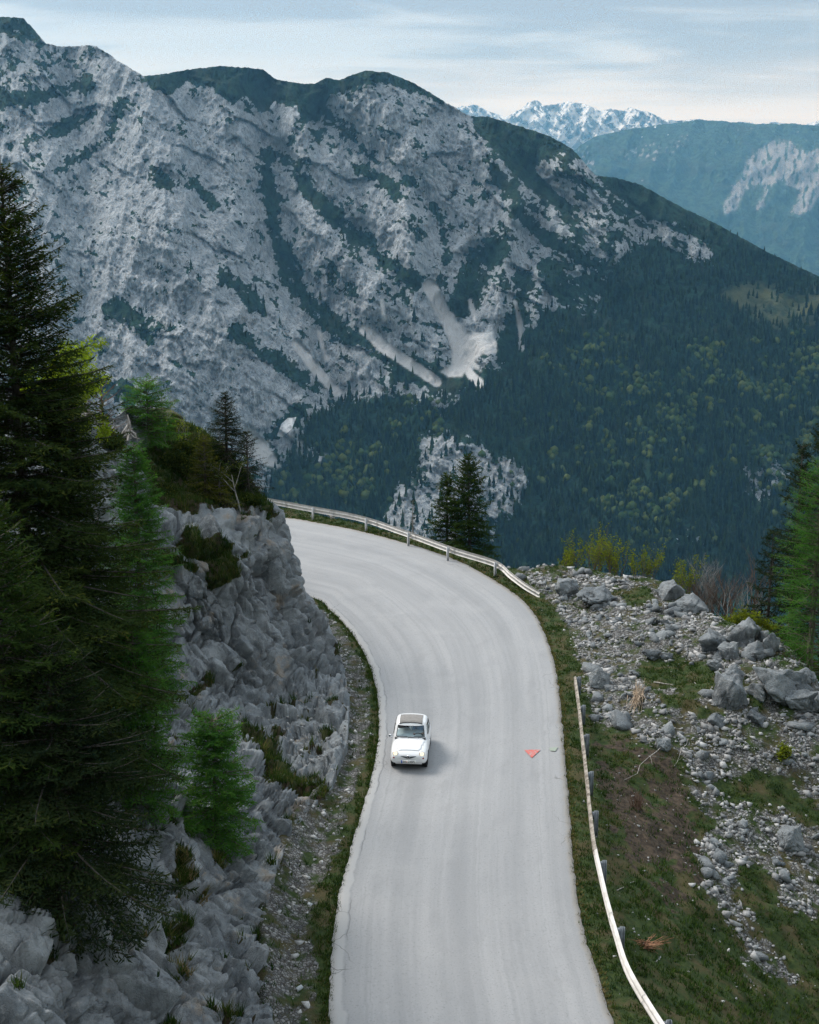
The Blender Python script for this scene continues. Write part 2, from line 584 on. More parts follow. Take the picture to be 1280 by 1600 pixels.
# carry the top over the crest and down the far side so the massif has a back
back = []
for dy, dz in ((60, -4), (200, -60), (700, -520), (1500, -1200)):
    r = V1[:M_C].copy()
    r[:, 1] += dy
    r[:, 0] += r[:, 0] / r[:, 1] * dy
    r[:, 2] += dz + 0.25 * abs(dz) * fbm(np.stack([r[:, 0] / 160, r[:, 1] / 160, 0 * r[:, 0]], 1), 3)
    back.append(r)
V1a = np.vstack(back[::-1] + [V1])
nb = 4 * M_C
pad = lambda a, v=0.0: np.concatenate([np.full(nb, v), a])
me = mesh_np("massif", V1a, grid_quads(M_R + 4, M_C)[:, ::-1], smooth=False)
add_attr(me, "veg", pad(veg, 1))
add_attr(me, "wood", pad(wood))
add_attr(me, "scree", pad(scree))
add_attr(me, "snow", pad(snow))
add_attr(me, "meadow", pad(meadow))


def mountain_mat(name, rock_a, rock_b, pine, tint, k):
    """limestone face with dwarf pine, wood floor, scree, snow; k scales the grain"""
    m, t = material(name)
    geo = t.n('ShaderNodeNewGeometry')
    pos = geo.outputs['Position']
    nf = t.noise(t.mapping(pos, (1.0, 1.0, 0.62), (0, 0.55, 0)), 0.085 * k, 8, 0.72)
    nm = t.noise(pos, 0.018 * k, 5, 0.6)
    nv = t.noise(t.mapping(pos, (0.09 * k, 0.09 * k, 0.016 * k), (0.15, 0.35, 0)), 1.0, 5, 0.6)
    rock = t.mix(t.sm(nm, 0.32, 0.68), rock_a, rock_b)
    rock = t.mix(t.sm(nv, 0.50, 0.68, 0, 0.6), rock, tuple(x * 0.50 for x in rock_a))
    rock = t.mix(t.sm(nf, 0.58, 0.70, 0, 0.55), rock, tuple(x * 0.40 for x in rock_a))
    rock = t.mix(t.sm(t.noise(pos, 0.006 * k, 3), 0.62, 0.76, 0, 0.5), rock, tint)
    for rt, sc_ in (((0.1, 0.35, 0), (0.075, 0.075, 0.012)), ((0.0, 0.85, 0.2), (0.06, 0.06, 0.011))):
        ln = t.noise(t.mapping(pos, tuple(x * k for x in sc_), rt), 1.0, 5, 0.6)
        rock = t.mix(t.sm(t.math('ABSOLUTE', t.math('SUBTRACT', ln, 0.5)), 0.0, 0.022, 0.75, 0), rock, tuple(x * 0.30 for x in rock_a))
    green = t.mix(t.sm(nf, 0.38, 0.62), tuple(x * .7 for x in pine), tuple(x * 2.3 for x in pine))
    green = t.mix(t.sm(nm, 0.52, 0.7, 0, 0.6), green, (0.045, 0.050, 0.028))
    v = t.math('ADD', t.attr('veg'), t.math('MULTIPLY', t.math('SUBTRACT', nf, 0.5), 2.0))
    fs = t.noise(t.mapping(pos, (0.30 * k, 0.30 * k, 0.17 * k), (0.0, 0.7, 0)), 1.0, 4, 0.7)
    v = t.math('ADD', v, t.math('MULTIPLY', t.sm(fs, 0.58, 0.68), t.sm(nm, 0.40, 0.62, 0.0, 0.70)))
    c = t.mix(t.sm(v, 0.42, 0.58), rock, green)
    c = t.mix(t.math('MULTIPLY', t.attr('meadow'), t.sm(nm, 0.3, 0.6)), c, (0.115, 0.125, 0.065))
    c = t.mix(t.attr('scree'), c, t.mix(nf, (0.62, 0.62, 0.62), (0.74, 0.735, 0.73)))
    sn = t.math('ADD', t.attr('snow'), t.math('MULTIPLY', t.math('SUBTRACT', nf, 0.5), 0.5))
    c = t.mix(t.sm(sn, 0.42, 0.55), c, (0.86, 0.88, 0.9))
    h = t.math('ADD', t.math('MULTIPLY', nf, 1.0), t.math('MULTIPLY', nv, 1.6))
    finish(t, c, 0.95, t.bump(h, 1.0, 11.0 / k), 0.1)
    return m


M_MASSIF = mountain_mat("limestone_massif", (0.36, 0.395, 0.425), (0.48, 0.515, 0.545), (0.010, 0.026, 0.016), (0.50, 0.49, 0.47), 1.0)
obj("mountain", me, M_MASSIF, kind='structure')

# ------------------------------------------------------------------ wooded ridge further off, and the snowy range behind it
SKY2 = [(820, 300), (870, 262), (905, 228), (930, 213), (980, 202), (1040, 194), (1090, 187), (1130, 189), (1180, 194), (1240, 193), (1300, 199), (1420, 205), (1700, 260)]
PX, PY, TOP = far_surface(830, 1500, 380, SKY2, 560, 150, 2.0, 8.0)
D = np.interp(PY, [180, 260, 560], [7900, 7250, 5600]) + 0.35 * (PX - 1000)
wob = 14 * fbm(q3(30, 30, 2.5), 4)
D = D - 120 * ridged(q3(70, 110, 1.0), 4) - 40 * fbm(q3(16, 22, 3.0), 4)
veg = np.ones_like(PX)
R2 = [(1128, 318), (1150, 285), (1180, 236), (1206, 222), (1235, 222), (1262, 240), (1300, 232), (1400, 240), (1400, 330), (1330, 318), (1285, 300), (1262, 332),
      (1240, 330), (1250, 300), (1215, 280), (1205, 310), (1190, 330), (1182, 322), (1195, 290), (1165, 296), (1150, 325), (1132, 334)]
rock = poly_mask(PX, PY, R2, 6, 0.9 * wob) * sst(fbm(np.stack([PX / 7, PY / 16, 0 * PX], 1), 4, .6), -0.34, 0.1)
rock = np.maximum(rock, 0.9 * poly_mask(PX, PY, [(960, 235), (1000, 222), (1040, 226), (1075, 215), (1060, 245), (1010, 250), (975, 250)], 8, 1.6 * wob)
                  * sst(fbm(q3(6, 6, 7), 3), -0.1, 0.3))
rock = np.maximum(rock, 0.7 * sst(fbm(q3(9, 9, 3), 4, .6), 0.34, 0.5) * sst(-PY, -330, -250))
rock = np.maximum(rock, 0.8 * poly_mask(PX, PY, [(930, 300), (905, 240), (920, 235), (935, 250)], 6, wob) * sst(fbm(q3(6, 6, 9), 3), 0, 0.3))
snow = sst(fbm(q3(5, 4, 5), 3), 0.40, 0.52) * sst(-PY, -262, -205) * sst(PX, 900, 930) * sst(-PX, -1120, -1030)
veg = 1 - rock
D = D * 1.55
V2 = at(PX, PY, D)
r = V2[:380].copy(); r[:, 1] += 900; r[:, 0] *= 1.12; r[:, 2] -= 120
r2 = V2[:380].copy(); r2[:, 1] += 3000; r2[:, 0] *= 1.35; r2[:, 2] -= 1500
me = mesh_np("ridge", np.vstack([r2, r, V2]), grid_quads(152, 380)[:, ::-1])
for nme, a, z in (("veg", veg, 1.), ("wood", veg, 1.), ("scree", 0.22 * rock, 0.), ("snow", snow, 0.), ("meadow", 0 * veg, 0.)):
    add_attr(me, nme, np.concatenate([np.full(760, z), a]))
obj("mountain_ridge", me, mountain_mat("wooded_ridge", (0.21, 0.20, 0.20), (0.28, 0.25, 0.24), (0.02, 0.04, 0.024), (0.44, 0.35, 0.30), 0.22), kind='structure')

SKY3 = [(640, 190), (690, 180), (720, 166), (742, 164), (760, 172), (790, 183), (812, 172), (824, 160), (838, 157), (850, 165), (868, 163), (890, 158), (905, 162),
        (925, 166), (940, 174), (955, 170), (975, 173), (985, 168), (1003, 173), (1020, 177), (1034, 186), (1060, 189), (1090, 186), (1130, 192), (1165, 190),
        (1180, 194), (1210, 190), (1235, 197), (1252, 196), (1275, 190), (1300, 186), (1350, 184), (1420, 190), (1600, 200)]
PX, PY, TOP = far_surface(650, 1520, 480, SKY3, 330, 100, 3.0, 5.0)
D = np.interp(PY, [150, 200, 330], [11200, 10600, 9300]) + 3.2 * np.clip(PX - 1040, 0, 400)
D = D - 300 * ridged(np.stack([(PX + 0.5 * PY) / 36, PY / 60, 0 * PX + 2], 1), 5) - 110 * ridged(q3(10, 14, 4), 4)
sn = sst(0.75 * fbm(np.stack([(PX - 0.8 * PY) / 12, (PY + .4 * PX) / 20, 0 * PX + 4], 1), 5, .65) + np.interp(PY - TOP, [0, 25, 60, 90], [0.10, 0.10, -0.02, -0.4]), -0.02, 0.14)
D = D * 1.55
V3 = at(PX, PY, D)
r = V3[:480].copy(); r[:, 1] += 2000; r[:, 0] *= 1.15; r[:, 2] -= 1800
me = mesh_np("range", np.vstack([r, V3]), grid_quads(101, 480)[:, ::-1])
for nme, a in (("veg", 0 * sn), ("wood", 0 * sn), ("scree", 0 * sn), ("snow", sn), ("meadow", 0 * sn)):
    add_attr(me, nme, np.concatenate([np.full(480, 0.), a]))
obj("snowy_mountain", me, mountain_mat("snowy_range", (0.22, 0.24, 0.27), (0.28, 0.30, 0.32), (0.02, 0.04, 0.03), (0.3, 0.3, 0.3), 0.08), kind='structure')

# valley floor: one sheet out to the horizon
m, t = material("valley_meadow")
geo = t.n('ShaderNodeNewGeometry')
finish(t, t.mix(t.noise(geo.outputs[0], 0.004, 5), (0.03, 0.055, 0.025), (0.07, 0.10, 0.04)), 0.95)
S = 30000.0
obj("valley_ground", mesh_np("valley", [(-S, -S, -1350), (S, -S, -1350), (S, S, -1350), (-S, S, -1350)], [(0, 1, 2, 3)], smooth=False), m, kind='structure')

# unseen wooded slope added behind the viewpoint to darken surfaces facing the camera
hx, hy = np.meshgrid(np.linspace(-420, 420, 90), np.linspace(-420, 8, 70))
hq_ = np.stack([hx.ravel(), hy.ravel(), 0 * hx.ravel()], 1)
hz = -4 + 0.72 * np.maximum(8 - hq_[:, 1], 0) - 0.10 * np.maximum(8 - hq_[:, 1] - 150, 0) + 6 * fbm(hq_ / 40, 4) * sst(-hq_[:, 1], 6, 40) - 0.0009 * hq_[:, 0] ** 2
m, t = material("unseen_shade_hill_green")
geo = t.n('ShaderNodeNewGeometry')
finish(t, t.mix(t.noise(geo.outputs[0], 0.15, 6, .65), (0.018, 0.034, 0.016), (0.06, 0.075, 0.03)), 0.95)
hq_[:, 2] = hz
obj("unseen_shade_hill", mesh_np("unseen_shade_hill", hq_, grid_quads(70, 90)), m, kind='structure')

# the air between
m, t = material("haze")
vol = t.n('ShaderNodeVolumePrincipled', i_Color=(0.25, 0.62, 1.0), i_Absorption_Color=(1, 1, 1), i_Density=HAZE, i_Anisotropy=0.25)
t.n('ShaderNodeOutputMaterial', i_Volume=vol.outputs[0])
bx = np.array([(x, y, z) for z in (-1351, 1560) for y in (-31000, 31000) for x in (-31000, 31000)], float)
obj("haze", mesh_np("haze", bx, [(0, 2, 3, 1), (4, 5, 7, 6), (0, 1, 5, 4), (2, 6, 7, 3), (0, 4, 6, 2), (1, 3, 7, 5)], smooth=False), m, kind='stuff')

# ------------------------------------------------------------------ woods on the massif (nobody could count them)
def forest(n, kind, seed):
    rg = np.random.default_rng(seed)
    Vg, wd, vg = V1.reshape(M_R, M_C, 3), W1.reshape(M_R, M_C), VEG1.reshape(M_R, M_C)
    rr = rg.integers(1, M_R - 60, n * 6)
    cc = rg.integers(2, M_C - 2, n * 6)
    P = Vg[rr, cc] + 0.0
    px, py, dep = proj(P)
    broad = fbm(np.stack([px / 120, py / 90, 0 * px + 3], 1), 3) + 0.9 * fbm(np.stack([px / 24, py / 20, 0 * px + 8], 1), 2)
    region = np.maximum(poly_mask(px, py, [(430, 720), (600, 640), (720, 600), (700, 680), (600, 800), (440, 790)], 40),
                        poly_mask(px, py, [(830, 600), (960, 530), (1280, 520), (1430, 600), (1430, 800), (1150, 800), (1000, 880), (860, 800)], 60))
    bl = broad + 0.62 * region - 0.55
    p = wd[rr, cc]
    if kind == 'broadleaf':
        p = p * sst(bl, -0.05, 0.2) * (py > 520)
    else:
        p = np.maximum(p * (1 - 0.75 * sst(bl, 0.0, 0.3)), 0.10 * vg[rr, cc] * (py > 330))
    p = p * (1 - 0.85 * MEA1.reshape(M_R, M_C)[rr, cc]) * (0.35 + 0.65 * sst(fbm(np.stack([px / 20, py / 14, 0 * px], 1), 3), -0.35, 0.1))
    keep = rg.random(len(p)) < p
    idx = np.nonzero(keep)[0][:n]
    P = P[idx] + rg.normal(0, 1.5, (len(idx), 3)) * (1, 1, 0)
    h = np.clip(rg.normal(18.5, 5.5, len(P)), 6, 34) * (1.0 if kind != 'broadleaf' else 0.54)
    h = h * np.interp(proj(P)[1], [300, 450, 620], [0.6, 0.85, 1.0])
    vs, fs, tint = [], [], []
    base = 0
    if kind == 'broadleaf':
        ns, rings = 6, [(0.12, 0.18), (0.40, 0.45), (0.72, 0.40), (1.0, 0.06)]
    else:
        ns, rings = 5, [(0.05, 0.19), (0.44, 0.075), (0.42, 0.135), (1.0, 0.004)]
    k = len(P)
    ang = np.arange(ns) / ns * 2 * np.pi
    a0 = rg.random(k) * 6.28
    VV = np.zeros((k, len(rings), ns, 3))
    for i, (hz, rad) in enumerate(rings):
        jit = rg.uniform(0.7, 1.35, (k, ns)) if 0 < i < len(rings) - 1 or kind != 'broadleaf' else 1.0
        rr_ = h[:, None] * rad * jit
        VV[:, i, :, 0] = P[:, 0:1] + rr_ * np.cos(ang + a0[:, None])
        VV[:, i, :, 1] = P[:, 1:2] + rr_ * np.sin(ang + a0[:, None])
        VV[:, i, :, 2] = P[:, 2:3] - 1.5 + h[:, None] * (hz + rg.normal(0, 0.02, (k, ns)))
    nr = len(rings)
    i0 = (np.arange(nr - 1)[:, None] * ns + np.arange(ns)[None]).ravel()
    i1 = (np.arange(nr - 1)[:, None] * ns + (np.arange(ns)[None] + 1) % ns).ravel()
    q = np.stack([i0, i1, i1 + ns, i0 + ns], 1)
    Q = (q[None] + (np.arange(k) * nr * ns)[:, None, None]).reshape(-1, 4)
    T = np.repeat(rg.random(k), nr * ns)
    return VV.reshape(-1, 3), Q, T


def leaf_far(name, a, b):
    m, t = material(name)
    geo = t.n('ShaderNodeNewGeometry')
    c = t.mix(t.attr('tint'), a, b)
    c = t.mix(t.sm(t.noise(geo.outputs[0], 0.9, 3), 0.35, 0.65, 0, 0.6), c, tuple(x * 0.45 for x in a))
    finish(t, c, 0.9, None, 0.1)
    return m


for nm, kd, n, a, b, sd in (("conifer_forest", 'conifer', 11000, (0.008, 0.022, 0.012), (0.046, 0.082, 0.030), 5),
                            ("broadleaf_forest", 'broadleaf', 5600, (0.026, 0.060, 0.018), (0.105, 0.125, 0.028), 6)):
    V_, Q_, T_ = forest(n, kd, sd)
    me = mesh_np(nm, V_, Q_, smooth=(kd == 'broadleaf'))
    add_attr(me, "tint", T_)
    obj(nm, me, leaf_far(nm + "_leaf", a, b), kind='stuff')
# ------------------------------------------------------------------ road
LEFT_PX = [(515, 1650), (515, 1600), (516, 1530), (522, 1450), (530, 1400), (545, 1338), (562, 1280), (579, 1220), (591, 1160), (593, 1120), (589, 1080),
           (579, 1042), (562, 1007), (538, 974), (515, 952), (490, 934)]
RIGHT_PX = [(985, 1650), (960, 1600), (936, 1530), (912, 1455), (899, 1380), (890, 1270), (882, 1170), (876, 1100), (866, 1035), (849, 985), (825, 946),
            (789, 917), (742, 889), (700, 870), (635, 849), (560, 829), (500, 817.5), (445, 809)]
lw = gnd(*np.array(LEFT_PX, float).T)[:, :2]
rw = gnd(*np.array(RIGHT_PX, float).T)[:, :2]
near = lambda a, b, d: (a + (a - b) / np.linalg.norm(a - b) * d)[None]
lw = np.vstack([near(lw[0], lw[2], 14), near(lw[0], lw[2], 7), lw, [[-8.6, 65.6], [-13, 67.6], [-19, 68.6], [-26, 68.6], [-34, 67.5]]])
rw = np.vstack([near(rw[0], rw[2], 14), near(rw[0], rw[2], 7), rw, [[-12.5, 81.6], [-18, 82.0], [-26, 81.5], [-35, 79.5]]])
RL, RR = smooth_line(lw, 420), smooth_line(rw, 420)
NT_ = 36
rng = np.random.default_rng(3)
wl = 0.035 * fbm(np.stack([np.arange(420) / 9., np.zeros(420), np.zeros(420)], 1), 4) + 0.02 * rng.normal(size=420)
wr = 0.05 * fbm(np.stack([np.arange(420) / 8., np.zeros(420) + 5, np.zeros(420)], 1), 4) + 0.025 * rng.normal(size=420)
nrm = (RR - RL) / np.linalg.norm(RR - RL, axis=1)[:, None]
EL_, ER_ = RL - nrm * wl[:, None], RR + nrm * wr[:, None]
tt = np.linspace(0, 1, NT_)
RV = EL_[:, None] * (1 - tt)[None, :, None] + ER_[:, None] * tt[None, :, None]
mid = (RL + RR) / 2
ss = np.concatenate([[0], np.cumsum(np.linalg.norm(np.diff(mid, axis=0), axis=1))])
RZ = 0.05 * np.sin(np.pi * tt)[None] + 0 * ss[:, None] - 0.012 * np.exp(-((tt[None] - 0.30) / .07) ** 2)
top = np.concatenate([RV, RZ[..., None]], 2).reshape(-1, 3)
nT = len(top)
edge_l = np.concatenate([EL_ - 0.03 * nrm, np.full((420, 1), -0.12)], 1)
edge_r = np.concatenate([ER_ + 0.03 * nrm, np.full((420, 1), -0.12)], 1)
i = np.arange(419)
ql = np.stack([nT + i, i * NT_, (i + 1) * NT_, nT + i + 1], 1)
qr = np.stack([i * NT_ + NT_ - 1, nT + 420 + i, nT + 421 + i, (i + 1) * NT_ + NT_ - 1], 1)
me = mesh_np("road", np.vstack([top, edge_l, edge_r]), np.vstack([grid_quads(420, NT_), ql, qr]))
acr = np.linalg.norm(RR - RL, axis=1)
add_attr(me, "along", np.concatenate([np.repeat(ss, NT_), ss, ss]))
add_attr(me, "across", np.concatenate([np.tile(tt, 420), 0 * ss, 0 * ss + 1]))
add_attr(me, "fromleft", np.concatenate([(tt[None] * acr[:, None]).ravel(), 0 * ss, acr]))
m, t = material("worn_asphalt")
geo = t.n('ShaderNodeNewGeometry')
pos = geo.outputs['Position']
al, ac, fl = t.attr('along'), t.attr('across'), t.attr('fromleft')
uv = t.n('ShaderNodeCombineXYZ', i_0=t.math('MULTIPLY', al, 0.035), i_1=t.math('MULTIPLY', ac, 7.0), i_2=0.0).outputs[0]
streak = t.noise(uv, 2.2, 5, 0.62)
uv2 = t.n('ShaderNodeCombineXYZ', i_0=t.math('MULTIPLY', al, 0.02), i_1=t.math('MULTIPLY', ac, 22.0), i_2=3.0).outputs[0]
fine = t.noise(uv2, 1.6, 4, 0.6)
grain = t.noise(pos, 17.0, 4, 0.75)
blot = t.noise(pos, 0.35, 4, 0.55)
trk = t.math('ADD', t.math('MULTIPLY', t.math('ABSOLUTE', t.math('SINE', t.math('MULTIPLY', ac, 12.6))), 0.26), t.math('MULTIPLY', streak, 1.1))
c = t.mix(t.sm(trk, 0.35, 1.05), (0.225, 0.23, 0.236), (0.295, 0.298, 0.302))
c = t.mix(t.sm(fine, 0.50, 0.66, 0, 0.6), c, (0.225, 0.23, 0.235))
c = t.mix(t.sm(blot, 0.5, 0.75, 0, 0.35), c, (0.34, 0.34, 0.34))
c = t.mix(t.sm(grain, 0.53, 0.72, 0, 0.7), c, (0.13, 0.135, 0.14))
c = t.mix(t.sm(t.noise(t.n('ShaderNodeCombineXYZ', i_0=t.math('MULTIPLY', al, 0.5), i_1=t.math('MULTIPLY', ac, 9.0), i_2=1.0).outputs[0], 1.0, 5, 0.65), 0.5, 0.7, 0, 0.35), c, (0.19, 0.195, 0.2))
c = t.mix(t.sm(grain, 0.25, 0.40, 0.45, 0), c, (0.46, 0.46, 0.455))
# paler gutter strip laid along the inner edge, a ragged joint beside it, cracks near both edges
wobl = t.math('MULTIPLY', t.math('SUBTRACT', t.noise(pos, 0.9, 4), 0.5), 0.35)
fj = t.math('ADD', fl, wobl)
gut = t.sm(fj, 0.33, 0.42, 1, 0)
gut = t.math('MULTIPLY', gut, t.sm(al, 44, 62, 1.0, 0.35))
c = t.mix(t.math('MULTIPLY', gut, 0.6), c, (0.36, 0.36, 0.355))
jt = t.sm(t.math('ABSOLUTE', t.math('SUBTRACT', fj, 0.44)), 0.0, 0.035, 0.55, 0)
jt = t.math('MULTIPLY', jt, t.sm(t.noise(pos, 0.5, 3), 0.42, 0.55))
ck = t.voro(t.n('ShaderNodeVectorMath', operation='ADD', i_0=pos, i_1=t.n('ShaderNodeTexNoise', i_Vector=pos, i_Scale=1.3).outputs['Color']).outputs[0], 0.55, 'DISTANCE_TO_EDGE')
ckm = t.math('MULTIPLY', t.sm(ck, 0.0, 0.012, 0.8, 0), t.sm(t.math('ABSOLUTE', t.math('SUBTRACT', ac, 0.5)), 0.40, 0.47))
ckm = t.math('MULTIPLY', ckm, t.sm(t.noise(pos, 0.22, 2), 0.52, 0.6))
c = t.mix(t.math('MAXIMUM', jt, ckm), c, (0.06, 0.06, 0.06))
edge = t.sm(t.math('ADD', ac, t.math('MULTIPLY', t.math('SUBTRACT', t.noise(pos, 3.0, 4), 0.5), 0.03)), 0.965, 0.99)
c = t.mix(t.math('MULTIPLY', edge, 0.6), c, (0.30, 0.27, 0.23))
h = t.math('ADD', grain, t.math('MULTIPLY', t.math('MAXIMUM', jt, ckm), -2.0))
finish(t, c, 0.62, t.bump(h, 0.35, 0.01), 0.45)
obj("road", me, m, kind='structure')

# red warning triangle and a washed-out green mark sprayed on the lane
def paint(name, px, z, color, wear, label):
    P = gnd(*np.array(px, float).T)
    C = P.mean(0)
    n = len(P)
    rings = [P, C + (P - C) * 0.5, C[None]]
    V = np.vstack([P, C + (P - C) * 0.5, C[None]])
    d = np.abs(0)
    V[:, 2] = z
    q = [(a, (a + 1) % n, n + (a + 1) % n, n + a) for a in range(n)]
    tr = [(n + a, n + (a + 1) % n, 2 * n) for a in range(n)]
    m_, t_ = material(name)
    g_ = t_.n('ShaderNodeNewGeometry')
    nz = t_.noise(g_.outputs[0], 9.0, 5, 0.7)
    finish(t_, t_.mix(t_.sm(nz, 0.42 + wear, 0.6 + wear), color, (0.31, 0.31, 0.31)), 0.8, None, 0.2)
    o = obj(name, mesh_np(name, V - C * (1, 1, 0), q, tr, False), m_, label=label, cat='road marking')
    o.location = (C[0], C[1], 0)
    return o


def road_z(x, y):
    d1, _, _ = seg_dist(np.atleast_1d(x), np.atleast_1d(y), RL)
    d2, _, _ = seg_dist(np.atleast_1d(x), np.atleast_1d(y), RR)
    return 0.05 * np.sin(np.pi * d1 / (d1 + d2))


def trim(a, b, k):
    return [(a[0] + (b[0] - a[0]) * f, a[1] + (b[1] - a[1]) * f) for f in np.linspace(0, 1, k, endpoint=False)]


tri = trim((819, 1173.5), (845, 1173), 4) + trim((845, 1173), (831, 1186), 4) + trim((831, 1186), (819, 1173.5), 4)
paint("road_marking", tri, 0.047, (0.50, 0.13, 0.11), 0.02, "faded red triangle sprayed on the asphalt pointing down the road")
grn = trim((858, 1170), (872, 1168.5), 3) + trim((872, 1168.5), (868, 1175), 3) + trim((868, 1175), (856, 1174), 3)
paint("road_marking", grn, 0.036, (0.27, 0.315, 0.265), 0.08, "washed-out pale green mark on the asphalt beside the red triangle")

# ------------------------------------------------------------------ ground beside the road
RIM_PX = [(300, 782, .0), (415, 794, .0), (500, 808, .0), (560, 820, .0), (640, 841, .0), (700, 860, .0), (760, 884, .1), (800, 888, .35), (850, 888, .5), (900, 892, .6),
          (960, 904, .7), (1000, 908, .8), (1035, 916, .9), (1070, 936, .8), (1100, 962, .6), (1135, 983, .9), (1180, 984, 1.3), (1215, 1012, 1.1), (1250, 1055, .8),
          (1290, 1100, 0.2), (1340, 1180, -.8), (1420, 1300, -2.5), (1560, 1560, -4.5), (1700, 1900, -6)]
rim = np.array([gnd(a, b, z) for a, b, z in RIM_PX])
rim = np.vstack([[[-40, 81.0, 0], [-26, 83.2, 0], [-17, 83.9, 0]], rim[1:]])
RIM = smooth_line(rim, 260)
cps = [(x, y, z) for x, y, z in rim[::1]]
for px, py, z in [(960, 1000, .30), (1000, 950, .6), (900, 905, .35), (1080, 1050, .30), (1000, 1100, .1), (1180, 1060, .75), (1240, 1100, .3), (930, 960, .1),
                  (1140, 1110, 0.2), (1000, 1250, -.7), (1100, 1200, -.95), (1200, 1190, -1.0), (1280, 1250, -1.9), (1000, 1400, -.75), (1100, 1400, -1.7), (1280, 1450, -3.3),
                  (1100, 1550, -1.3), (1280, 1600, -3.8), (950, 1200, -.25), (960, 1330, -.3), (1010, 1480, -.35), (1060, 1580, -.5), (1500, 1850, -5.5)]:
    cps.append(tuple(gnd(px, py, z)))
for k in range(0, 420, 12):
    cps.append((*RR[k], -0.03))
    o_ = RR[k] + nrm[k] * 1.0
    cps.append((*o_, -0.06 if k < 300 else -0.02))
cps = np.array(cps)
GROUND_R = TPS(cps[:, :2], cps[:, 2], 0.004, 20.0)
# left: verge, then fallen rubble lifting a little to the rock
BASE_PX = [(424, 1700), (420, 1600), (414, 1500), (410, 1410), (440, 1320), (470, 1275), (512, 1225), (538, 1160), (541, 1095), (533, 1035)]
base_w = gnd(*np.array(BASE_PX, float).T)[:, :2]
base_w = np.vstack([[base_w[0] + (0, -14)], base_w, [[-5.0, 60.8], [-8.6, 63.6], [-14, 65.8], [-24, 66.5]]])
BASE_L = smooth_line(base_w, 160)


def ground_z(x, y):
    """height of the ground sheet"""
    dl, _, sl = seg_dist(x, y, RL)
    dr, _, sr = seg_dist(x, y, RR)
    left, right = sl > 0, sr < 0
    dm, pm, sm_ = seg_dist(x, y, RIM)
    p = np.stack([x, y, 0 * x], 1)
    zr = np.clip(GROUND_R(x, y), -9, 2.2)
    zr = zr * sst(dr, 0.0, 0.9) + (-0.035) * (1 - sst(dr, 0.0, 0.9))
    zr = zr + sst(dr, .8, 3.0) * (0.30 * fbm(p / 2.6, 4) + 0.16 * ridged(p / 1.1 + 3, 3) + 0.06 * fbm(p / 0.35 + 3, 2)) + 0.03 * fbm(p / 0.5, 2) * sst(dr, .1, .6)
    out = np.where(sm_ > 0, dm, 0)
    zr = zr - np.where(out > 0, 0.55 * np.minimum(out, 1.0) ** 2 + 1.05 * np.maximum(out - .5, 0), 0) * 1.0 + 0.5 * sst(out, 1, 4) * fbm(p / 3.0 + 7, 3)
    db, _, _ = seg_dist(x, y, BASE_L)
    frac = dl / np.maximum(dl + db, .01)
    zl = -0.03 + 0.05 * sst(dl, .05, .5) - 0.10 * np.exp(-((dl - 1.0) / .5) ** 2) + 0.42 * sst(frac, .3, 1.0) * sst(dl, .6, 2) + sst(dl, .3, 1.2) * (0.08 * fbm(p / .8, 4) + .03 * fbm(p / .22, 2))
    _, _, sb = seg_dist(x, y, BASE_L)
    zl = zl - np.where(sb > 0, np.minimum(1.3 * db, 3.0), 0)
    z = np.where(right, zr, np.where(left, zl, -0.06))
    return z, dl, dr, left, right, out, frac


gx = np.concatenate([np.arange(-44, -9, 0.8), np.arange(-9, -2.0, 0.10), np.arange(-2.0, 3.5, 0.30), np.arange(3.5, 17.5, 0.10), np.arange(17.5, 44, 0.7)])
gy = np.concatenate([np.arange(12, 25, 0.8), np.arange(25, 70, 0.15), np.arange(70, 90, 0.22), np.arange(90, 130, 1.2)])
GX, GY = np.meshgrid(gx, gy)
fx, fy = GX.ravel(), GY.ravel()
fz, DL, DR, ISL, ISR, OUT, FRAC = ground_z(fx, fy)
GZ = fz.reshape(GX.shape)


def gz(x, y):
    """height of the built ground by interpolation in its grid"""
    x, y = np.atleast_1d(np.asarray(x, float)), np.atleast_1d(np.asarray(y, float))
    i = np.clip(np.searchsorted(gx, x) - 1, 0, len(gx) - 2)
    j = np.clip(np.searchsorted(gy, y) - 1, 0, len(gy) - 2)
    a = np.clip((x - gx[i]) / (gx[i + 1] - gx[i]), 0, 1)
    b = np.clip((y - gy[j]) / (gy[j + 1] - gy[j]), 0, 1)
    return (GZ[j, i] * (1 - a) + GZ[j, i + 1] * a) * (1 - b) + (GZ[j + 1, i] * (1 - a) + GZ[j + 1, i + 1] * a) * b


def on_ground(px, py):
    """the ground point seen at a picture point (a few steps of refinement)"""
    z = 0.0
    for _ in range(8):
        P = gnd(px, py, z)
        z = float(gz(P[0], P[1])[0])
    return np.array([P[0], P[1], z])


gp = np.stack([fx, fy, fz], 1)
qx, qy, _ = proj(gp)
nz1 = fbm(gp / 1.5, 4, .6)
nz2 = fbm(gp / 0.35 + 5, 3)
wb = 34 * nz1 + 22 * nz2
RUB = [(845, 920), (800, 886), (860, 884), (1000, 900), (1060, 925), (1130, 975), (1190, 980), (1300, 1090), (1400, 1200), (1330, 1330), (1240, 1230), (1180, 1200),
       (1130, 1230), (1115, 1290), (1085, 1230), (1060, 1175), (1000, 1150), (925, 1130), (893, 1090), (885, 1030), (868, 985)]
RUB2 = [(1100, 1290), (1130, 1260), (1180, 1280), (1230, 1260), (1290, 1300), (1290, 1420), (1230, 1420), (1180, 1340), (1150, 1400), (1190, 1470), (1240, 1530), (1180, 1520), (1140, 1440), (1100, 1360)]
stone = np.maximum(poly_mask(qx, qy, RUB, 16, wb), poly_mask(qx, qy, RUB2, 14, 1.2 * wb))
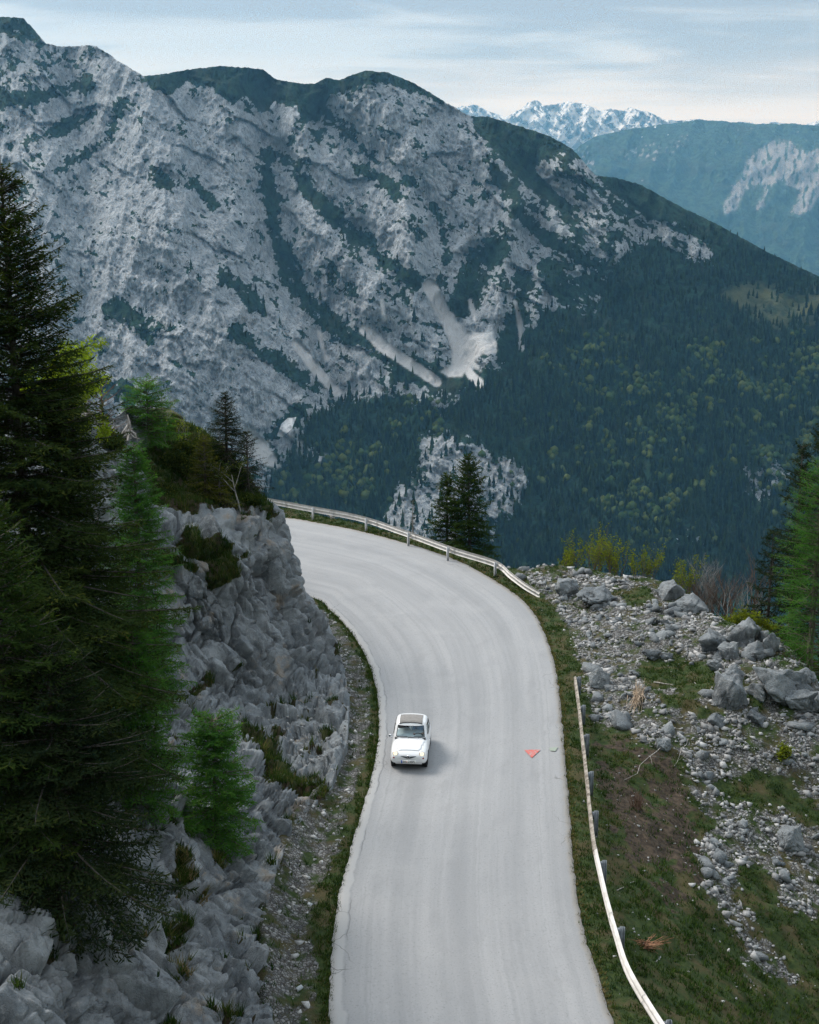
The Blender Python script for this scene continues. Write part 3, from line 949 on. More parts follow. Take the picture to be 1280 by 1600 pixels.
GRASSY = [[(1000, 1035), (1050, 1020), (1110, 1040), (1130, 1070), (1100, 1090), (1050, 1080), (1010, 1075)], [(1010, 1070), (1060, 1085), (1130, 1115), (1100, 1120), (1030, 1100)],
          [(960, 925), (1010, 920), (1030, 940), (980, 945)], [(1160, 1060), (1200, 1110), (1190, 1115), (1150, 1075)]]
gpatch = np.zeros_like(fx)
for g_ in GRASSY:
    gpatch = np.maximum(gpatch, poly_mask(qx, qy, g_, 8, 0.6 * wb))
stone = stone * (1 - 0.9 * gpatch) * ISR * sst(DR, 0.7, 1.6)
soil = poly_mask(qx, qy, [(930, 1150), (1060, 1170), (1090, 1290), (1110, 1400), (1050, 1430), (960, 1330), (935, 1240)], 22, 1.3 * wb) * ISR * sst(nz1, -0.25, 0.1)
lst = sst(FRAC + 0.24 * nz1 + 0.14 * nz2, .14, .40) * ISL
lst = np.maximum(lst, 0.55 * sst(nz2, 0.25, .5) * ISL * sst(FRAC, .15, .4))
stone_g = np.where(ISL, lst, stone)
me = mesh_np("ground", gp, grid_quads(len(gy), len(gx)))
add_attr(me, "stone", stone_g)
add_attr(me, "soil", soil)


def ground_mat():
    m, t = material("verge_ground")
    geo = t.n('ShaderNodeNewGeometry')
    pos = geo.outputs['Position']
    n1 = t.noise(pos, 1.1, 5, 0.6)
    n2 = t.noise(pos, 7.0, 5, 0.65)
    n3 = t.noise(pos, 32.0, 3, 0.7)
    gr = t.mix(t.sm(n2, 0.3, 0.7), (0.018, 0.034, 0.012), (0.042, 0.062, 0.018))
    gr = t.mix(t.sm(n1, 0.44, 0.62, 0, 0.8), gr, (0.072, 0.058, 0.030))
    gr = t.mix(t.sm(n3, 0.56, 0.75, 0, 0.5), gr, (0.030, 0.026, 0.018))
    so = t.mix(t.sm(n2, 0.35, 0.65), (0.030, 0.024, 0.019), (0.075, 0.058, 0.042))
    v = t.voro(pos, 9.0, 'F1', 'Color')
    ve = t.voro(pos, 9.0, 'DISTANCE_TO_EDGE')
    vb = t.n('ShaderNodeSeparateColor', i_0=v).outputs[0]
    st = t.mix(vb, (0.075, 0.075, 0.075), (0.26, 0.26, 0.255))
    st = t.mix(t.sm(ve, 0.02, 0.10, 1, 0), st, (0.05, 0.046, 0.04))
    s = t.math('ADD', t.attr('stone'), t.math('MULTIPLY', t.math('SUBTRACT', n2, 0.5), 0.9))
    c = t.mix(t.sm(t.math('ADD', t.attr('soil'), t.math('MULTIPLY', t.math('SUBTRACT', n2, 0.5), 0.8)), 0.35, 0.6), gr, so)
    smk = t.sm(s, 0.45, 0.6)
    smk = t.math('MULTIPLY', smk, t.sm(t.noise(pos, 1.4, 6, 0.7), 0.42, 0.56))
    c = t.mix(smk, c, st)
    h = t.math('ADD', t.math('MULTIPLY', n2, 0.6), t.math('ADD', t.math('MULTIPLY', n3, 0.4), t.math('MULTIPLY', t.math('MULTIPLY', t.sm(ve, 0.0, 0.2), smk), 0.8)))
    finish(t, c, 0.95, t.bump(h, 0.8, 0.06), 0.15)
    return m


M_GROUND = ground_mat()
obj("ground", me, M_GROUND, kind='structure')

# ------------------------------------------------------------------ the rock cut and the wooded knoll above it
CL = []   # picture x, y, distance
for (a, b), p in zip(BASE_PX, gnd(*np.array(BASE_PX, float).T, z=0.3)):
    CL.append((a, b, p[1] - 0.02))
CL += [(480, 930, 54.6), (447, 815, 55.4), (415, 785, 54.8), (400, 1000, 50.0), (330, 797, 52.2), (245, 797, 50.6), (270, 1000, 47.8), (300, 1130, 43.2), (400, 1140, 45.4),
       (470, 1080, 49.2), (440, 1180, 43.2), (395, 1165, 42.8), (470, 1215, 41.2), (300, 1300, 33.4), (380, 1300, 35.1), (300, 1450, 29.1), (150, 1300, 29.2), (150, 1500, 25.2), (60, 1500, 23.8), (0, 1400, 25.2), (0, 1600, 21.4), (150, 1200, 32.8), (0, 1200, 30.6), (220, 1600, 25.0),
       (0, 1000, 36.6), (0, 800, 45.0), (150, 700, 50.0), (150, 900, 46.0), (250, 670, 57.5), (330, 700, 57.5), (400, 768, 56.6), (200, 690, 52.5), (300, 750, 55.0),
       (-200, 660, 50), (-200, 1000, 36), (-200, 1400, 24.4), (-200, 1750, 17.6), (200, 1750, 21.6), (340, 1250, 36.0), (230, 800, 50.2), (380, 1450, 31.2)]
CL = np.array(CL)
CLT = TPS(CL[:, :2], CL[:, 2], 0.0008, 400.0)
XR = np.array([(655, 262), (664, 300), (680, 326), (700, 350), (740, 388), (775, 408), (785, 420), (800, 440), (815, 449), (870, 462), (930, 483), (985, 512), (1030, 536),
               (1095, 546), (1160, 543), (1225, 518), (1275, 476), (1320, 446), (1410, 416), (1500, 420), (1600, 426), (1760, 432)], float)
C_R, C_C = 510, 390
cy_ = np.linspace(655, 1760, C_R)
xr_ = np.interp(cy_, XR[:, 0], XR[:, 1])
lin = np.linspace(0, 1, C_C) ** 0.88
CX = -170 + (xr_[:, None] + 170) * lin[None]
CY = np.broadcast_to(cy_[:, None], CX.shape)
ux, uy = CX.ravel().copy(), CY.ravel().copy()
Dc = CLT(ux, uy)
V = at(ux, uy, Dc)
Vg = V.reshape(C_R, C_C, 3)
du, dv = np.gradient(Vg, axis=1), np.gradient(Vg, axis=0)
N = np.cross(du, dv).reshape(-1, 3)
N /= np.maximum(np.linalg.norm(N, axis=1), 1e-9)[:, None]
N = -N                                  # right x down points into the rock
steep = 1 - np.clip(N[:, 2], 0, 1)
soilm = np.maximum(poly_mask(ux, uy, [(230, 640), (420, 640), (425, 790), (400, 800), (330, 792), (250, 788), (215, 740), (225, 690)], 14, 10 * fbm(V / 1.2, 3)), 0)
w0 = 0.30 * np.stack([fbm(V / 1.7 + 3, 3), fbm(V / 1.7 + 31, 3), fbm(V / 1.7 + 61, 3)], 1)
# jointed limestone: near-vertical and bedding joints, blocks standing proud by different amounts
b1 = (V + w0) @ np.array([[0.86, 0.2, 0.12], [-0.3, 0.9, 0.1], [0.22, -0.16, 0.42]])
f1, f2, id1, fc1 = voronoi(b1 / 1.25, .9, True)
e1 = f2 - f1
g1, g2, id2, fc2 = voronoi(b1 * (1, 1, 1.2) / 0.40 + 7, .9, True)
e2 = g2 - g1
h1, h2, id3, fc3 = voronoi((V + 0.3 * w0) * (1.0, 1.0, 0.8) / 0.20 + 3, .9, True)
e3 = h2 - h1
shatter = sst(fbm(V / 2.2 + 21, 3), -0.25, 0.35)
dsp = 0.42 * fbm(V / 3.1, 4) + 0.16 * ridged(V * (1, 1, .6) / 1.4 + 5, 3)
dsp = dsp + 0.46 * (id1 - .5) - 0.42 * (1 - sst(e1, 0.0, 0.10))
dsp = dsp + (0.16 + 0.16 * shatter) * (id2 - .5) - (0.08 + .12 * shatter) * (1 - sst(e2, 0, .11))
dsp = dsp + .30 * fc1 + (.24 + .14 * shatter) * fc2 + shatter * (.10 * fc3 + 0.05 * (id3 - .5) - 0.04 * (1 - sst(e3, 0, .16))) + .05 * fbm(V / .3, 2)
# the humped, fluted blocks along the top of the cut
humps = poly_mask(ux, uy, [(235, 780), (440, 790), (455, 860), (400, 870), (340, 880), (240, 900)], 22)
p1_, p2_, id4 = voronoi(np.stack([V[:, 0] / 1.15, V[:, 1] / 2.0, V[:, 2] / 1.8], 1) + 2)
dsp = dsp * (1 - 0.55 * humps) + humps * (0.60 * sst(p2_ - p1_, 0, .55) - .30)
soft = np.clip(soilm, 0, 1)
dsp = dsp * (1 - 0.72 * soft) + soft * 0.22 * fbm(V / 1.0, 4)
edge_fade = sst(ux, -400, -160) * sst(np.interp(uy, XR[:, 0], XR[:, 1]) - ux, 0, 10)
# keep the foot of the rock from creeping over the rubble
dsp = dsp * (0.35 + 0.65 * edge_fade)
Vd = V + N * dsp[:, None]
WEED = [([(385, 1150), (430, 1190), (470, 1225), (510, 1240)], 14), ([(300, 850), (350, 860), (345, 900)], 20), ([(410, 780), (425, 800)], 10), ([(250, 870), (310, 885)], 8),
        ([(380, 770), (300, 785), (240, 780)], 14), ([(200, 1010), (240, 1090)], 8), ([(265, 1345), (285, 1380)], 8), ([(290, 1440), (270, 1480)], 8), ([(330, 1060), (300, 1090)], 5)]
wd_ = np.zeros_like(ux)
for pl, wdt in WEED:
    wd_ = np.maximum(wd_, stroke(ux, uy, pl, wdt, 7, 12 * fbm(V / .5, 3)))
ledge = sst(fbm(V / 0.9 + 40, 4) + 0.30 * (N[:, 2] - 0.62), .32, .46)
plant = np.maximum(np.maximum(soft * 0.92, wd_), ledge)
# right and top margins turn back away from the viewer so the rock has a body
Vg = Vd.reshape(C_R, C_C, 3)
right = []
for k, (dx, dy, dz) in enumerate([(-.15, .7, .0), (-.7, 2.2, -.1), (-2.4, 5.0, -.6), (-7, 9, -3.0)]):
    e = Vg[:, -1].copy()
    jit = .22 * np.stack([fbm(e / .8 + 5 * k, 3), fbm(e / .8 + 9 + 5 * k, 3), fbm(e / .8 + 13 + 5 * k, 3)], 1)
    low = sst(cy_, 1020, 1100)[:, None]
    right.append(e + (np.array([dx, dy, dz]) + jit) * (1 - low) + low * np.array([0.02 * k, .03 * k, -.16 * (k + 1)]))
Vx = np.concatenate([Vg, np.stack(right, 1)], 1)
tops = []
for dy, dz in ((1.2, .05), (4, -.6), (9, -4), (16, -9))[::-1]:
    e = Vx[0].copy()
    e[:, 1] += dy
    e[:, 2] += dz
    tops.append(e)
Vx = np.concatenate([np.stack(tops, 0), Vx], 0)
ext = lambda a: np.pad(np.pad(a.reshape(C_R, C_C), ((0, 0), (0, 4)), mode='edge'), ((4, 0), (0, 0)), mode='edge').ravel()
me = mesh_np("rock", Vx.reshape(-1, 3), grid_quads(C_R + 4, C_C + 4)[:, ::-1], smooth=False)
add_attr(me, "plant", ext(plant))
add_attr(me, "crack", ext(np.clip(1 - sst(e1, 0, .10) * (1 - shatter * (1 - sst(e2, 0, .10))), 0, 1)))
add_attr(me, "block", ext(0.6 * id1 + 0.4 * id2))
CLIFF_V, CLIFF_N, CLIFF_PL = Vd, N, plant


def rock_z(x, y):
    """height of the rock surface at a place on the plan"""
    return float(CLIFF_V[np.argmin((CLIFF_V[:, 0] - x) ** 2 + (CLIFF_V[:, 1] - y) ** 2), 2])


def rock_nodes(t, pos, light=1.0):
    n1 = t.noise(pos, 0.8, 5, 0.62)
    n2 = t.noise(pos, 5.5, 6, 0.65)
    n3 = t.noise(t.mapping(pos, (2.2, 2.2, 0.45)), 1.0, 5, 0.6)
    n4 = t.noise(pos, 26.0, 4, 0.7)
    c = t.mix(t.sm(n1, 0.3, 0.7), tuple(light * x for x in (0.155, 0.175, 0.19)), tuple(light * x for x in (0.30, 0.325, 0.34)))
    c = t.mix(t.sm(n3, 0.50, 0.68, 0, 0.65), c, tuple(light * x for x in (0.085, 0.092, 0.10)))
    c = t.mix(t.sm(n2, 0.55, 0.70, 0, 0.6), c, tuple(light * x for x in (0.40, 0.40, 0.395)))
    c = t.mix(t.sm(n2, 0.30, 0.42, 0.55, 0), c, tuple(light * x for x in (0.07, 0.075, 0.08)))
    c = t.mix(t.sm(n4, 0.60, 0.74, 0, 0.4), c, tuple(light * x for x in (0.45, 0.45, 0.44)))
    return c, n1, n2, n3, n4


m, t = material("jointed_limestone")
geo = t.n('ShaderNodeNewGeometry')
pos = geo.outputs['Position']
c, n1, n2, n3, n4 = rock_nodes(t, pos)
c = t.mix(t.sm(t.noise(pos, 0.55, 6, 0.7), 0.57, 0.68, 0, 0.65), c, (0.34, 0.27, 0.20))
c = t.mix(t.sm(t.noise(pos, 0.23, 5, 0.65), 0.52, 0.68, 0, 0.45), c, (0.40, 0.42, 0.43))
c = t.mix(t.sm(t.noise(t.mapping(pos, (1.5, 1.5, 0.22), (0, 0, 0), (4, 2, 0)), 1.0, 6, 0.7), 0.54, 0.66, 0, 0.6), c, (0.070, 0.080, 0.088))
bl = t.attr('block')
c = t.mix(0.35, c, t.mix(bl, (0.5, 0.5, 0.5), (1.0, 1.0, 1.0)), 'MULTIPLY')
pl = t.math('ADD', t.attr('plant'), t.math('MULTIPLY', t.math('SUBTRACT', n2, 0.5), 0.9))
gsoil = t.mix(t.sm(n1, 0.4, 0.6), t.mix(n4, (0.028, 0.022, 0.016), (0.075, 0.055, 0.035)), t.mix(n4, (0.028, 0.042, 0.014), (0.070, 0.080, 0.026)))
c = t.mix(t.sm(pl, 0.45, 0.62), c, gsoil)
vs = t.voro(t.n('ShaderNodeVectorMath', operation='ADD', i_0=pos, i_1=t.n('ShaderNodeTexNoise', i_Vector=pos, i_Scale=2.0).outputs['Color']).outputs[0], 4.2, 'DISTANCE_TO_EDGE')
h = t.math('ADD', t.math('MULTIPLY', n2, 0.8), t.math('ADD', t.math('MULTIPLY', n4, 0.35), t.math('MULTIPLY', t.sm(vs, 0.0, 0.05), 0.10)))
h = t.math('ADD', h, t.math('MULTIPLY', n3, 0.6))
M_ROCK_CUT = m
finish(t, c, 0.9, t.bump(h, 0.9, 0.09), 0.2)
obj("rock_hill", me, m, kind='structure')
# ------------------------------------------------------------------ vegetation builders
def tubes(segs, sides=4):
    """tapered prisms along many segments (p0, p1, r0, r1) -> verts, quads"""
    S_ = np.asarray(segs, float)
    a, b, r0, r1 = S_[:, 0:3], S_[:, 3:6], S_[:, 6], S_[:, 7]
    d = b - a
    d /= np.maximum(np.linalg.norm(d, axis=1), 1e-9)[:, None]
    ref = np.where(np.abs(d[:, 2:3]) < .9, [[0, 0, 1.]], [[1., 0, 0]])
    u = np.cross(d, ref)
    u /= np.maximum(np.linalg.norm(u, axis=1), 1e-9)[:, None]
    v = np.cross(d, u)
    th = np.arange(sides) / sides * 2 * np.pi
    off = u[:, None] * np.cos(th)[None, :, None] + v[:, None] * np.sin(th)[None, :, None]
    VV = np.stack([a[:, None] + off * r0[:, None, None], b[:, None] + off * r1[:, None, None]], 1)
    k = np.arange(sides)
    q = np.stack([k, (k + 1) % sides, sides + (k + 1) % sides, sides + k], 1)
    Q = (q[None] + (np.arange(len(S_)) * 2 * sides)[:, None, None]).reshape(-1, 4)
    return VV.reshape(-1, 3), Q


def bark(name, a, b, scale=9.0):
    m, t = material(name)
    tcn = t.n('ShaderNodeTexCoord')
    p = t.mapping(tcn.outputs['Object'], (1, 1, .25))
    n = t.noise(p, scale, 5, .65)
    finish(t, t.mix(t.sm(n, .35, .65), a, b), .95, t.bump(n, .7, .02), .1)
    return m


def needles(name, dark, mid, tip, translucent=.25):
    m, t = material(name)
    c = t.mix(t.sm(t.attr('tint'), 0.0, .75), dark, mid)
    c = t.mix(t.sm(t.attr('tint'), .72, 1.0), c, tip)
    d = t.n('ShaderNodeBsdfDiffuse', i_Color=c, i_Roughness=.8)
    g = t.n('ShaderNodeBsdfTranslucent', i_Color=t.mix(1.0, c, (1.25, 1.35, .55), 'MULTIPLY'))
    mx = t.n('ShaderNodeMixShader', i_0=translucent)
    t.set(mx.inputs[1], d)
    t.set(mx.inputs[2], g)
    t.n('ShaderNodeOutputMaterial', i_Surface=mx.outputs[0])
    return m


B_SPRUCE = bark("spruce_bark", (.050, .042, .038), (.13, .115, .105))
B_LARCH = bark("larch_bark", (.07, .055, .045), (.17, .145, .125))
B_PALE = bark("pale_bark", (.13, .125, .12), (.34, .33, .31), 6)
B_BROWN = bark("red_brown_bark", (.09, .055, .040), (.19, .125, .095), 14)
B_DEAD = bark("weathered_wood", (.20, .185, .17), (.46, .43, .40), 12)
N_SPRUCE = needles("spruce_needles", (.014, .030, .013), (.044, .068, .019), (.115, .125, .025), .22)
N_DARK = needles("dark_spruce_needles", (.010, .020, .012), (.026, .040, .016), (.060, .072, .022), .18)
N_YOUNG = needles("young_spruce_needles", (.014, .036, .012), (.042, .072, .018), (.10, .125, .025), .25)
N_LARCH = needles("larch_needles", (.038, .115, .028), (.085, .205, .040), (.17, .29, .05), .45)
N_GOLD = needles("sunlit_young_needles", (.040, .052, .012), (.105, .110, .020), (.19, .17, .03), .3)  # yellow of the sunlight on the young spruces put into the needle colour
L_BUD = needles("budding_leaves", (.10, .13, .020), (.17, .20, .030), (.26, .28, .04), .5)
L_BEECH = needles("fresh_beech_leaves", (.14, .19, .020), (.22, .28, .030), (.30, .36, .045), .55)
L_BUSH = needles("shrub_leaves", (.020, .036, .012), (.045, .066, .018), (.11, .12, .026), .3)
L_RUST = needles("withered_needles", (.060, .030, .020), (.12, .060, .040), (.17, .095, .05), .2)


def blades(P, Dv, Sv, ln, wd, rg):
    """one narrow triangle per entry: from P along a slanted mix of twig direction and side"""
    n = len(P)
    tip = P + (Dv * rg.uniform(.45, .9, (n, 1)) + Sv * rg.uniform(.35, .8, (n, 1)) + rg.normal(0, .16, (n, 3))) * ln[:, None]
    w_ = Dv * (wd * .5)[:, None]
    return np.stack([P - w_, P + w_, tip], 1)


def conifer_data(H, R, seed, clear=.06, whorl=.34, per=(4, 7), spread=.062, blade=(.145, .068), e_top=.55, e_low=-.18, droop=.42, lift=.22, full=.78, twig=.55,
                 gaps=.12, hang=.25, lean=(0, 0), one_sided=0.0):
    rg = np.random.default_rng(seed)
    T, tint, limb = [], [], []
    z = H * clear
    while z < H * .985:
        f = z / H
        prof = (1 - f) ** full * min(1.0, .55 + f * 3.0)
        nb = rg.integers(per[0], per[1] + 1)
        a0 = rg.random() * 6.28
        for k in range(nb):
            if rg.random() < gaps * (1 - .5 * f):
                continue
            az = a0 + k * 6.283 / nb + rg.normal(0, .25)
            L = max(.10, R * prof * rg.uniform(.55, 1.22)) * (1 + one_sided * math.cos(az))
            zz = z + rg.normal(0, whorl * .25)
            e0 = e_low + (e_top - e_low) * f + rg.normal(0, .07)
            n = max(4, int(L / spread))
            s = np.linspace(0, 1, n)
            out = np.array([math.cos(az), math.sin(az), 0.0])
            side = np.array([-math.sin(az), math.cos(az), 0.0])
            bend = rg.normal(0, .10)
            cz = L * (e0 * s - droop * (1 - f * .6) * s ** 2 + lift * s ** 3)
            C = out[None] * (L * s)[:, None] + side[None] * (L * bend * s ** 2)[:, None]
            C[:, 2] += cz + zz
            C[:, 0] += lean[0] * f * H
            C[:, 1] += lean[1] * f * H
            tg = np.gradient(C, axis=0)
            tg /= np.maximum(np.linalg.norm(tg, axis=1), 1e-9)[:, None]
            m6 = np.linspace(0, n - 1, min(n, 6)).astype(int)
            rb = .010 + .011 * L
            for u, v in zip(m6[:-1], m6[1:]):
                limb.append((*C[u], *C[v], rb * (1 - s[u]) + .004, rb * (1 - s[v]) + .004))
            # side twigs, shorter toward the tip
            i0 = np.nonzero(s > .10 + .16 * (1 - f) * (L > .8))[0]
            br_t = rg.random() * .35
            for sg in (-1, 1):
                keep = i0[rg.random(len(i0)) > .10]
                if not len(keep):
                    continue
                lt = np.clip(twig * L * (1 - s[keep]) ** .8 * rg.uniform(.5, 1.2, len(keep)) + .13, .12, 1.0)
                d = tg[keep] * .62 + side[None] * sg * .80
                d[:, 2] -= hang * rg.uniform(.4, 1.5, len(keep))
                d /= np.linalg.norm(d, axis=1)[:, None]
                nbl = np.maximum(2, (lt / (blade[0] * .60)).astype(int))
                idx = np.repeat(np.arange(len(keep)), nbl)
                q = (np.arange(len(idx)) - np.repeat(np.concatenate([[0], np.cumsum(nbl)[:-1]]), nbl)) / np.repeat(nbl, nbl)
                P = C[keep][idx] + d[idx] * (lt[idx] * q)[:, None]
                P[:, 2] -= .10 * lt[idx] * q ** 2
                sd = np.cross(d[idx], np.array([0, 0, 1.0]))
                sd /= np.maximum(np.linalg.norm(sd, axis=1), 1e-9)[:, None]
                sd = sd * np.where(rg.random(len(idx)) < .5, -1, 1)[:, None]
                sd[:, 2] += rg.normal(0, .45, len(idx))
                ln = blade[0] * rg.uniform(.7, 1.25, len(idx))
                T.append(blades(P, d[idx], sd, ln, np.full(len(idx), blade[1]), rg))
                tint.append(np.clip(br_t + .42 * rg.random(len(idx)) + .40 * q * (s[keep][idx]), 0, 1))
            # the branch's own end
            P = np.repeat(C[n // 2:], 2, 0)
            d = np.repeat(tg[n // 2:], 2, 0)
            sd = side[None] * rg.choice([-1, 1], len(P))[:, None]
            T.append(blades(P, d, sd, blade[0] * rg.uniform(.8, 1.3, len(P)), np.full(len(P), blade[1]), rg))
            tint.append(np.clip(br_t + .35 + .3 * rg.random(len(P)), 0, 1))
        z += whorl * rg.uniform(.75, 1.25) * (1 - .45 * f)
    T = np.concatenate(T)
    tint = np.concatenate(tint)
    tr = []
    ks = np.linspace(0, 1, 9)
    r0 = .012 * H + .03
    for a, b in zip(ks[:-1], ks[1:]):
        tr.append((lean[0] * a * H, lean[1] * a * H, a * H - (.6 if a == 0 else 0), lean[0] * b * H, lean[1] * b * H, b * H, r0 * (1 - a) ** .8 + .008, r0 * (1 - b) ** .8 + .008))
    return T, tint, limb, tr


def leaf_mesh(name, T, tint):
    me = mesh_np(name, T.reshape(-1, 3), None, np.arange(len(T) * T.shape[1]).reshape(-1, 3), False) if T.shape[1] == 3 else \
        mesh_np(name, T.reshape(-1, 3), np.arange(len(T) * 4).reshape(-1, 4), None, False)
    add_attr(me, "tint", np.repeat(tint, T.shape[1]))
    return me


def conifer(name, loc, label, mats, cat='tree', group=None, rz=0.0, **kw):
    T, tint, limb, tr = conifer_data(**kw)
    r = empty(name, loc, rz, label, cat, group)
    a, b = tubes(tr, 8)
    obj("trunk", mesh_np("trunk", a, b), mats[0], r)
    a, b = tubes(limb, 3)
    obj("branch", mesh_np("branch", a, b), mats[0], r)
    obj("crown", leaf_mesh("crown", T, tint), mats[1], r)
    return r


def copy_tree(o, parent=None):
    c = o.copy()
    COL.objects.link(c)
    c.parent = parent
    for ch in list(o.children):
        copy_tree(ch, c)
    return c


def woody_data(H, seed, stems=1, levels=3, spread=.35, kids=(3, 5), up=.25, r0=None, lean=(0, 0), leaf=0.0, leaf_n=6, leaf_size=.05, from_f=.35, jit=.10, curve=0.12, ratio=.62):
    """stems that fork again and again; leaves sit on the last twigs"""
    rg = np.random.default_rng(seed)
    segs, LP, LD = [], [], []

    def grow(p, d, L, r, lev):
        n = 5 if lev < 2 else 3
        pts = [p]
        for k in range(n):
            d = d + rg.normal(0, curve, 3) + np.array([0, 0, up * .25])
            d = d / np.linalg.norm(d)
            q = pts[-1] + d * L / n
            ra, rb = r * (1 - .75 * k / n), r * (1 - .75 * (k + 1) / n)
            segs.append((*pts[-1], *q, ra, rb))
            pts.append(q)
            if lev >= levels - 1 and leaf > 0:
                for _ in range(leaf_n):
                    if rg.random() < leaf:
                        LP.append(q + rg.normal(0, jit, 3) * .6)
                        LD.append(d)
        if lev < levels:
            nk = rg.integers(kids[0], kids[1] + 1)
            for k in range(nk):
                f = from_f + (1 - from_f) * (k + rg.random()) / nk
                x = f * n
                i = min(int(x), n - 1)
                b = pts[i] + (pts[i + 1] - pts[i]) * (x - i)
                a = rg.random() * 6.283
                w_ = np.array([math.cos(a), math.sin(a), 0])
                dd = d * (1 - spread) + w_ * spread * 1.5 + np.array([0, 0, up])
                grow(b, dd / np.linalg.norm(dd), L * ratio * rg.uniform(.7, 1.15) * (1.15 - .45 * f), r * .55 * (1 - .4 * f), lev + 1)

    for k in range(stems):
        a = rg.random() * 6.283
        sp = 0 if stems == 1 else .30 * rg.uniform(.3, 1)
        d = np.array([math.cos(a) * sp + lean[0], math.sin(a) * sp + lean[1], 1.0])
        o_ = np.array([math.cos(a), math.sin(a), 0]) * (0 if stems == 1 else .12 * H * rg.random()) + np.array([0, 0, -.2])
        grow(o_, d / np.linalg.norm(d), H * (.62 if levels else 1) * rg.uniform(.75, 1.1), (r0 or .012 * H + .01), 0)
    T = tint = None
    if LP:
        LP, LD = np.array(LP), np.array(LD)
        n = len(LP)
        u = rg.normal(size=(n, 3))
        u /= np.linalg.norm(u, axis=1)[:, None]
        v = np.cross(u, rg.normal(size=(n, 3)))
        v /= np.linalg.norm(v, axis=1)[:, None]
        sz = leaf_size * rg.uniform(.6, 1.3, (n, 1))
        T = np.stack([LP - u * sz, LP + v * sz * .55, LP + u * sz, LP - v * sz * .55], 1)
        tint = rg.random(n)
    return segs, T, tint


def woody(name, loc, label, mats, cat='shrub', group=None, stem_name='stem', rz=0., **kw):
    segs, T, tint = woody_data(**kw)
    r = empty(name, loc, rz, label, cat, group)
    a, b = tubes(segs, 4)
    obj(stem_name, mesh_np(stem_name, a, b), mats[0], r)
    if T is not None:
        obj("foliage", leaf_mesh("foliage", T, tint), mats[1], r)
    return r


def hill(px, py, dy=0.0):
    """the rock hill's surface at a picture point (nearest built vertex)"""
    k = np.argmin((ux - px) ** 2 + (uy - py) ** 2)
    return CLIFF_V[k] + np.array([0, dy, 0])


def root(px, py, Y=None, sink=.15):
    p = hill(px, py) if Y is None else at(px, py, Y)
    return Vector((p[0], p[1], p[2] - sink))


def tall(px, py, base):
    """height of a tree whose foot is at base and whose tip shows at a picture row"""
    rx, rz = ray(px, py)
    return float(CAMZ + rz * base[1] - base[2])


# --- the big trees on the near side of the knoll
def up_to(base_px, base_py, Y, top_py):
    # the trunk is upright: its foot lies below the tip, not below it in the picture
    x_ = ray(base_px, top_py)[0] * Y
    z_ = rock_z(x_, Y) - .15
    b = np.array([x_, Y, z_])
    return Vector(b), tall(base_px, top_py, b)


b, h = up_to(0, 1330, 31.5, 246)
conifer("spruce_tree", b, "tallest spruce on the rocky knoll, its tip standing against the grey mountain wall", (B_SPRUCE, N_SPRUCE), group="spruces on the rocky knoll",
        H=h, R=4.3, seed=21, clear=.02, per=(7, 9), whorl=.25, full=.74, gaps=.05, e_low=-.22)
b, h = up_to(98, 1400, 32.5, 590)
conifer("spruce_tree", b, "broad dark spruce in the middle of the tree mass, leaning over the larches", (B_SPRUCE, N_SPRUCE), group="spruces on the rocky knoll", rz=1.0,
        H=h, R=2.5, seed=22, clear=.01, per=(6, 8), whorl=.29, full=.62, gaps=.12, e_low=-.25)
b, h = up_to(-18, 1500, 26.0, 770)
conifer("spruce_tree", b, "nearest spruce with lighter green sprays and hanging cones, in front of the tallest spruce", (B_SPRUCE, N_YOUNG), group="spruces on the rocky knoll", rz=2.2,
        H=h, R=2.8, seed=23, clear=.02, per=(6, 8), whorl=.28, full=.72, gaps=.12)
SPRUCE_CONE = (b.copy(), h)
b, h = up_to(72, 1560, 25.8, 1010)
conifer("spruce_tree", b, "lowest spruce with sweeping dark skirts hanging over the grey rock slab", (B_SPRUCE, N_DARK), group="spruces on the rocky knoll", rz=.4,
        H=h, R=2.9, seed=24, clear=.01, per=(6, 8), whorl=.27, full=.55, gaps=.16, e_low=-.30)
LK = dict(blade=(.135, .052), spread=.046, twig=.50, hang=.35, e_top=.35, e_low=-.05, droop=.30, lift=.16, per=(6, 8), whorl=.20, gaps=.08)
b, h = up_to(208, 1130, 42.0, 690)
conifer("larch_tree", b, "tall bright green larch squeezed between the dark spruces and the rock face", (B_LARCH, N_LARCH), group="larches on the rock cut", H=h, R=1.6, seed=31, full=.45, clear=.04, **LK)
b, h = up_to(206, 1400, 32.0, 985)
conifer("larch_tree", b, "wide green larch hanging over the grey slab beside the lowest spruce", (B_LARCH, N_LARCH), group="larches on the rock cut", H=h, R=1.5, seed=32, full=.45, clear=.03, **LK)
b, h = up_to(332, 1312, 34.0, 1118)
conifer("larch_tree", b, "small bushy larch growing alone out of the rock face", (B_LARCH, N_LARCH), group="larches on the rock cut", H=h, R=1.25, seed=33, full=.26, clear=.02, **LK)

